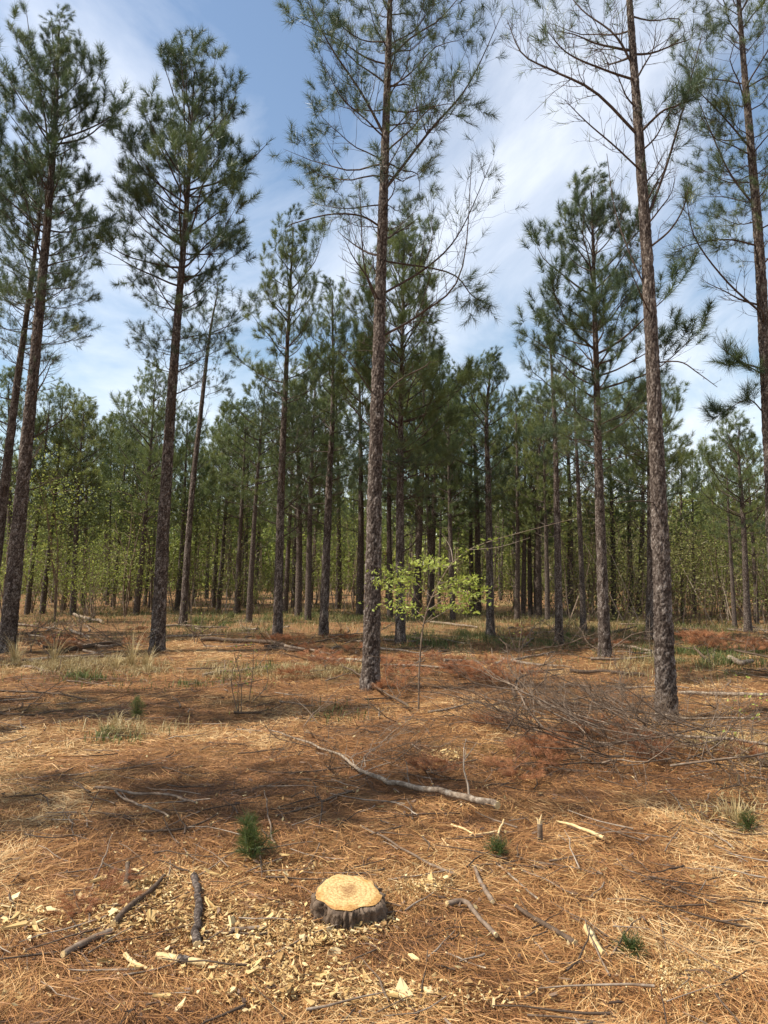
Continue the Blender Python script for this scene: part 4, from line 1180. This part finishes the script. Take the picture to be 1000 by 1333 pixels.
for i in range(3):
    bough(_rs.uniform(60, 100), _rs.uniform(1155, 1185), R(_rs.uniform(0, 360)), _rs.uniform(.22, .34), 'small spray of dark red needles beside the wood chips', 'red sprays by the chips', .04, .5)
for i in range(16):
    bough(_rs.choice([_rs.uniform(20, 230), _rs.uniform(250, 480), _rs.uniform(640, 780)]), _rs.uniform(818, 850), R(_rs.uniform(0, 360)), _rs.uniform(.5, 1.1), 'fallen bough of dead red needles in the slash rows', 'red boughs in the slash rows')

for i in range(10):
    bough(_rs.uniform(690, 900), _rs.uniform(955, 1000), R(_rs.uniform(0, 360)), _rs.uniform(.35, .7), 'fallen bough of dead brown needles under the brush pile', 'brown boughs under the brush pile', .05, .6)
# ------------------------------------------------------------------ wood chips
CH = []
for i in range(9):
    r = np.random.default_rng(880 + i); g = Geo()
    n = 7; th = np.sort(r.uniform(0, 6.283, n)); a, b = .5, r.uniform(.18, .42)
    x, y = a * np.cos(th) * r.uniform(.75, 1.1, n), b * np.sin(th) * r.uniform(.75, 1.1, n)
    curl = r.uniform(-.25, .35)
    zt = curl * x ** 2 + .05 * r.normal(size=n); h = r.uniform(.05, .13)
    V = np.concatenate([np.stack([x, y, zt + h], 1), np.stack([x * 1.03, y * 1.03, zt], 1), [[0, 0, h]], [[0, 0, 0]]])
    j = np.arange(n); k = (j + 1) % n
    F_ = np.concatenate([np.stack([j, k, np.full(n, 2 * n)], 1), np.stack([k + n, j + n, np.full(n, 2 * n + 1)], 1), np.stack([j, j + n, k + n], 1), np.stack([j, k + n, k], 1)])
    g.add(V, F_, .2 + .09 * i)
    CH.append((g, g.mesh('wood_chip', M['chip'], False)))
CHIP_ZONES = [(200, 1160, 50, 16, 1.6), (175, 1190, 70, 22, 2.4), (250, 1205, 60, 22, 2), (330, 1195, 55, 22, 1.8), (330, 1240, 90, 28, 3), (420, 1225, 60, 14, 2.2), (300, 1265, 120, 26, 2), (400, 1290, 110, 24, 2),
              (140, 1215, 60, 16, 1.5), (30, 1200, 40, 24, 1.8), (470, 1210, 30, 8, 1), (320, 1140, 100, 20, .8), (540, 1305, 120, 18, 1.2), (600, 1310, 60, 14, .5), (580, 988, 22, 8, .7), (560, 1160, 22, 8, .4)]
def chip_place(r):
    wts = np.array([z[4] for z in CHIP_ZONES]); z = CHIP_ZONES[int(r.choice(len(CHIP_ZONES), p=wts / wts.sum()))]
    return z[0] + r.normal() * z[2] * .62, min(1330, z[1] + r.normal() * z[3] * .62)
r = np.random.default_rng(891)
for i in range(285):
    px, py = chip_place(r)
    p = P(px, py); s = r.uniform(.028, .062) if r.random() < .85 else r.uniform(.06, .10)
    o = obj('wood_chip', CH[i % 9][1], None, (p.x, p.y, p.z + r.uniform(.020, .040)))
    o.scale = (s, s * r.uniform(.6, 1.2), s); o.rotation_euler = (r.normal() * .4, r.normal() * .4, r.uniform(0, 6.28))
    tag(o, 'pale yellow wood chip lying on the straw round the stump', 'wood chip', 'larger wood chips round the stump')
for px, py, s, az, lab in [(18, 1217, .13, .3, 'broad split wood offcut at the edge of the chips'), (70, 1196, .10, -.3, 'pale ragged wood offcut beside the red needle spray'), (50, 1212, .09, .8, 'narrow split offcut touching the broad wood offcut'),
                           (416, 1280, .07, .2, 'broad pale chip lying apart below the stump'), (62, 1300, .08, 1.2, 'weathered flat offcut lying on bare straw below the cut stick'), (210, 1310, .08, 0, 'pale offcut low among the straw below the log piece'), (470, 1222, .07, -.3, 'pale blocky chip right against the stump bark')]:
    p = P(px, py); o = obj('wood_offcut', CH[int(r.integers(9))][1], None, (p.x, p.y, p.z + .035)); o.scale = (s, s * .8, s * .9); o.rotation_euler = (r.normal() * .15, r.normal() * .15, az); tag(o, lab, 'offcut')
g = Geo()
for i in range(6800):
    if r.random() < .86: px, py = chip_place(r)
    else: px, py = r.uniform(0, 1000), r.uniform(960, 1330)
    p = P(px, py); s = r.uniform(.005, .026)
    mt = Matrix.Translation((p.x, p.y, p.z + r.uniform(.012, .040))) @ Matrix.Rotation(r.uniform(0, 6.28), 4, 'Z') @ Matrix.Rotation(r.normal() * .35, 4, 'X') @ Matrix.Rotation(r.normal() * .35, 4, 'Y') @ Matrix.Diagonal((s * 1.4, s, s, 1))
    v, f, t, m = CH[int(r.integers(9))][0].arrays(); A = np.array(mt)
    g.add(v @ A[:3, :3].T + A[:3, 3], f, r.uniform(.0, .95))
M['flake'] = leafy('bark_flakes', [(0.0, (0.03, 0.018, 0.012)), (0.5, (0.10, 0.055, 0.032)), (1.0, (0.22, 0.14, 0.09))], 0.0, .85, 20)
gb = Geo(); x, y = in_view(r, 3600, 2.0, 12, .8)
for i in range(len(x)):
    s = r.uniform(.006, .03) * (1 + .04 * y[i])
    mt = Matrix.Translation((x[i], y[i], gh(x[i], y[i]) + r.uniform(.010, .040))) @ Matrix.Rotation(r.uniform(0, 6.28), 4, 'Z') @ Matrix.Rotation(r.normal() * .35, 4, 'X') @ Matrix.Diagonal((s * r.uniform(1, 2.5), s, s, 1))
    v, f, t, m = CH[int(r.integers(9))][0].arrays(); A = np.array(mt)
    gb.add(v @ A[:3, :3].T + A[:3, 3], f, r.uniform(0, 1))
tag(obj('bark_flakes', gb.mesh('bark_flakes', M['flake'], False)), 'dark bark flakes and bits strewn through the straw', None, None, 'stuff')
tag(obj('small_chips', g.mesh('small_chips', M['chip'], False)), 'small wood chips and flakes strewn over the straw', None, None, 'stuff')
g = Geo()
for (px, py, sx, sy, n) in [(905, 1276, 44, 18, 4200), (890, 1290, 70, 24, 900), (548, 1160, 40, 12, 1700), (585, 987, 26, 9, 900), (195, 1165, 34, 16, 1500), (420, 1215, 80, 14, 2200), (300, 1230, 120, 40, 2500)]:
    for i in range(n):
        p = P(px + r.normal() * sx * .6, py + r.normal() * sy * .6); s = r.uniform(.0018, .0048)
        q = np.array([p.x, p.y, p.z + r.uniform(.008, .036)]); a = r.normal(size=(3, 3)) * s
        g.add(q + a, [[0, 1, 2]], r.uniform(.25, .9))
tag(obj('sawdust', g.mesh('sawdust', M['chip'], False)), 'pale sawdust sprinkled on the straw', None, None, 'stuff')
# scattered dead leaves
g = Geo(); x, y = in_view(r, 900, 2.0, 13, .8)
leaves(g, np.stack([x, y, ground_h(x, y) + .028], 1), 1, (.0, .0, .006), .030, r, .8, (0, .7))
tag(obj('dead_leaves', g.mesh('dead_leaves', M['dry_grass'], False)), 'small dry dead leaves scattered on the straw', None, None, 'stuff')

# ------------------------------------------------------------------ snapped stub, seedlings, sprigs
root = obj('snapped_stub', None, None, P(703, 1099)); tag(root, 'snapped sapling stub standing upright with pale splintered top', 'stub')
g = Geo(); tube(np.array([[0, 0, -.02], [.002, 0, .05], [.001, 0, .105]]), [.016, .014, .014], 9, .5, jitter=.1, g=g); obj('stem', g.mesh('stem', M['grey_twig']), root)
g = Geo()
for dx, hh, w in ((-.008, .04, .009), (.006, .055, .008), (.012, .025, .006), (0, .03, .01)):
    tube(np.array([[dx * .4, .002, .10], [dx, 0, .10 + hh * .6], [dx * 2.4, .003, .10 + hh]]), [w, w * .7, .001], 5, .5, g=g)
obj('splinters', g.mesh('splinters', M['wood']), root)

def seedling(px, py, h, w, label, seed, mat='seedling', n=60, nl=.05):
    r = np.random.default_rng(seed)
    root = obj('pine_seedling', None, None, P(px, py)); tag(root, label, 'seedling')
    st, nd = Geo(), Geo(); ps, ds = [], []
    for q in range(9):
        a = r.uniform(0, 6.28); o_ = np.array([math.cos(a), math.sin(a), 0]) * w * r.uniform(.1, .9)
        e = o_ + np.array([0, 0, h * r.uniform(.5, 1)])
        pth = smooth_path(np.array([[0, 0, -.01], o_ * .35 + [0, 0, e[2] * .4], e]), 6)
        tube(pth, np.linspace(.004, .0015, 6), 4, .4, g=st, caps=False)
        for k in range(2, 6):
            ps.append(pth[k]); ds.append(pth[k] - pth[k - 1] + [0, 0, .01])
            for z in range(2):
                v = unit(r.normal(size=3) + [0, 0, .6]); ps.append(pth[k] + v * .02); ds.append(v)
    needles(nd, np.array(ps), np.array(ds), n // 2, .035, nl, .0024, (20, 70), r=r)
    obj('stem', st.mesh('stem', M['dark_stick']), root); obj('needles', nd.mesh('needles', M[mat], False), root)
seedling(325, 1120, .15, .16, 'bushy dark green seedling standing alone beyond the stump', 71, n=44, nl=.06)
seedling(648, 1118, .07, .05, 'broken green sprig with peeled twigs round it', 72, n=18, nl=.035)
seedling(822, 1246, .035, .05, 'small green sprig next to the split wood chunk', 73, n=16, nl=.03)
seedling(975, 1085, .10, .05, 'low green sprig in dry grass by the brush pile', 77, n=14, nl=.04)
seedling(178, 940, .2, .08, 'spindly green weed on the shaded straw', 78, mat='grass', n=26)

# ------------------------------------------------------------------ leafy sapling
def sapling():
    r = np.random.default_rng(905)
    b = P(545, 926); D = b.y
    root = obj('leafy_sapling', None, None, b); tag(root, 'slender sapling with bright yellow-green leaves and one long arching bare shoot', 'sapling')
    def L_(pts, dy=0): return smooth_path(np.array([list(AT(x, y, D + dy * i / (len(pts) - 1)) - b) for i, (x, y) in enumerate(pts)]), 16)
    w, lf, cs = Geo(), Geo(), []
    main = L_([(545, 928), (546, 870), (551, 815), (562, 778), (580, 745), (592, 730)]); main[0][2] = -.03
    tube(main, np.linspace(.0105, .005, 16), 7, .5, g=w)
    shoot = L_([(590, 732), (610, 716), (640, 704), (690, 690), (752, 674)], -.4)
    tube(shoot, np.linspace(.0045, .002, 16), 5, .6, g=w, caps=False)
    tube(L_([(590, 732), (586, 712), (575, 695)], .2), np.linspace(.006, .002, 16), 4, .7, g=w, caps=False)
    tube(L_([(610, 716), (650, 712), (690, 700)], .3), np.linspace(.004, .002, 16), 4, .7, g=w, caps=False)
    ends = [((553, 805), (520, 775), (490, 755), .5), ((556, 795), (525, 760), (500, 742), -.6), ((562, 778), (535, 752), (515, 735), .3), ((552, 812), (600, 785), (640, 765), .4), ((556, 795), (600, 770), (630, 785), -.5),
            ((570, 760), (600, 755), (625, 765), .6), ((575, 752), (555, 738), (540, 730), -.4), ((552, 812), (575, 790), (600, 795), .7), ((551, 815), (530, 795), (512, 783), -.7), ((562, 778), (590, 760), (612, 752), -.8), ((585, 738), (575, 735), (560, 725), .4)]
    for a, m, e, dy in ends:
        p = L_([a, m, e], dy)
        tube(p, np.linspace(.005, .0015, 16), 4, .6, g=w, caps=False)
        cs += list(p[5:])
        for q in range(4):
            k = int(r.integers(5, 15)); v = np.append(r.normal(size=2), r.normal() * .2) * .12
            tube(np.array([p[k], p[k] + v]), [.002, .001], 3, .6, g=w, caps=False); cs += [p[k] + v * .6, p[k] + v]
    for k in range(2, 9): cs.append(shoot[k] + r.normal(size=3) * .02)
    leaves(lf, np.array(cs), 6, (.07, .07, .02), .043, r, .6)
    obj('stem', w.mesh('stem', M['grey_twig']), root); obj('foliage', lf.mesh('foliage', M['leaf'], False), root)
sapling()

def bare_sapling(px, py, tips, label, seed, r0=.006, mat='grey_twig', buds=True):
    r = np.random.default_rng(seed); b = P(px, py); D = b.y
    root = obj('bare_sapling', None, None, b); tag(root, label, 'sapling')
    w, lf, cs = Geo(), Geo(), []
    for (tx, ty) in tips:
        e = np.array(list(AT(tx, ty, D + r.uniform(-.2, .2)) - b))
        p = smooth_path(np.array([[r.normal() * .02, 0, -.02], e * .5 + r.normal(size=3) * .05, e]), 10)
        tube(p, np.linspace(r0, .0015, 10), 4, .5, g=w, caps=False)
        for q in range(7):
            k = int(r.integers(3, 9)); v = unit(r.normal(size=3) + [0, 0, .8]) * np.linalg.norm(e) * r.uniform(.1, .28)
            tube(np.array([p[k], p[k] + v * .5, p[k] + v + [0, 0, .02]]), [.003, .002, .001], 3, .5, g=w, caps=False); cs.append(p[k] + v)
    obj('stem', w.mesh('stem', M[mat]), root)
    if buds:
        leaves(lf, np.array(cs), 2, (.02, .02, .02), .03, r); obj('buds', lf.mesh('buds', M['leaf'], False), root)
bare_sapling(312, 932, [(305, 850), (325, 820), (318, 860)], 'cluster of thin bare sprouts before the narrow-crowned straight pine', 921)
bare_sapling(325, 915, [(330, 835), (345, 850)], 'pair of thin bare sprouts beside the bare cluster', 922)
bare_sapling(105, 830, [(98, 770), (120, 760)], 'thin bare sapling in the weeds by the slash', 923, .012)
bare_sapling(118, 803, [(115, 700), (135, 745)], 'tall bare sapling leaning in front of the far trunks', 924, .02)
bare_sapling(72, 846, [(40, 785), (60, 790), (82, 790), (100, 800)], 'bare grey shrub beside the foot of the thick dark pine', 925, .010)
bare_sapling(40, 850, [(30, 800), (55, 795)], 'bare grey shrub right next to the thick dark pine', 926, .010)
bare_sapling(675, 850, [(660, 800), (676, 770), (700, 805), (640, 830)], 'bare bush in the thin grass before the slim pines', 927, .010)
bare_sapling(850, 862, [(846, 800), (858, 815)], 'dead weed stalks behind the scaly-barked pine', 928, .008, 'pale_log', False)
bare_sapling(925, 866, [(921, 838), (931, 845)], 'two dry pale stalks before the red boughs', 929, .012, 'pale_log', False)
bare_sapling(975, 985, [(960, 880), (1000, 900), (990, 930)], 'thin bare sprout at the end of the brush pile', 930, .006)
bare_sapling(255, 838, [(250, 770), (268, 790)], 'thin bare sapling behind the rounded pine', 931, .012)

def tussock(px, py, label, seed, n=150, h=.45, spread=.22):
    r = np.random.default_rng(seed); g = Geo()
    root = P(px, py)
    for q in range(n):
        a = r.uniform(0, 6.28); l = h * r.uniform(.5, 1.2); o_ = np.array([math.cos(a), math.sin(a), 0])
        b = o_ * r.uniform(0, .07)
        t = np.linspace(0, 1, 5)[:, None]; k = r.uniform(.2, 1.2)
        p = b + o_ * l * k * .6 * t ** 1.6 + np.array([0, 0, l]) * (t - .45 * k * t ** 2.4)
        w = np.array([-math.sin(a), math.cos(a), 0]) * .005 * (1 - .85 * t)
        V = np.concatenate([p - w, p + w]); i = np.arange(4)
        g.add(V, np.concatenate([np.stack([i, i + 5, i + 6], 1), np.stack([i, i + 6, i + 1], 1)]), r.uniform(.3, 1))
    o = obj('grass_tussock', g.mesh('grass_tussock', M['dry_grass'], False), None, root); tag(o, label, 'grass clump')
tussock(172, 868, 'tall clump of pale dry grass standing before the rounded pine', 941, 60, .75)
tussock(192, 872, 'drooping pale dry grass clump at the foot of the rounded pine', 942, 80, .45)
tussock(150, 872, 'low pale dry grass clump in the weeds', 943, 60, .35)
tussock(70, 868, 'thin dry grass clump near the thick dark pine', 944, 60, .6)
tussock(20, 866, 'wispy dry grass clump at the foot of the thick dark pine', 945, 70, .6)
tussock(958, 1075, 'grey-green grass clump at the front of the brush pile', 946, 60, .18)
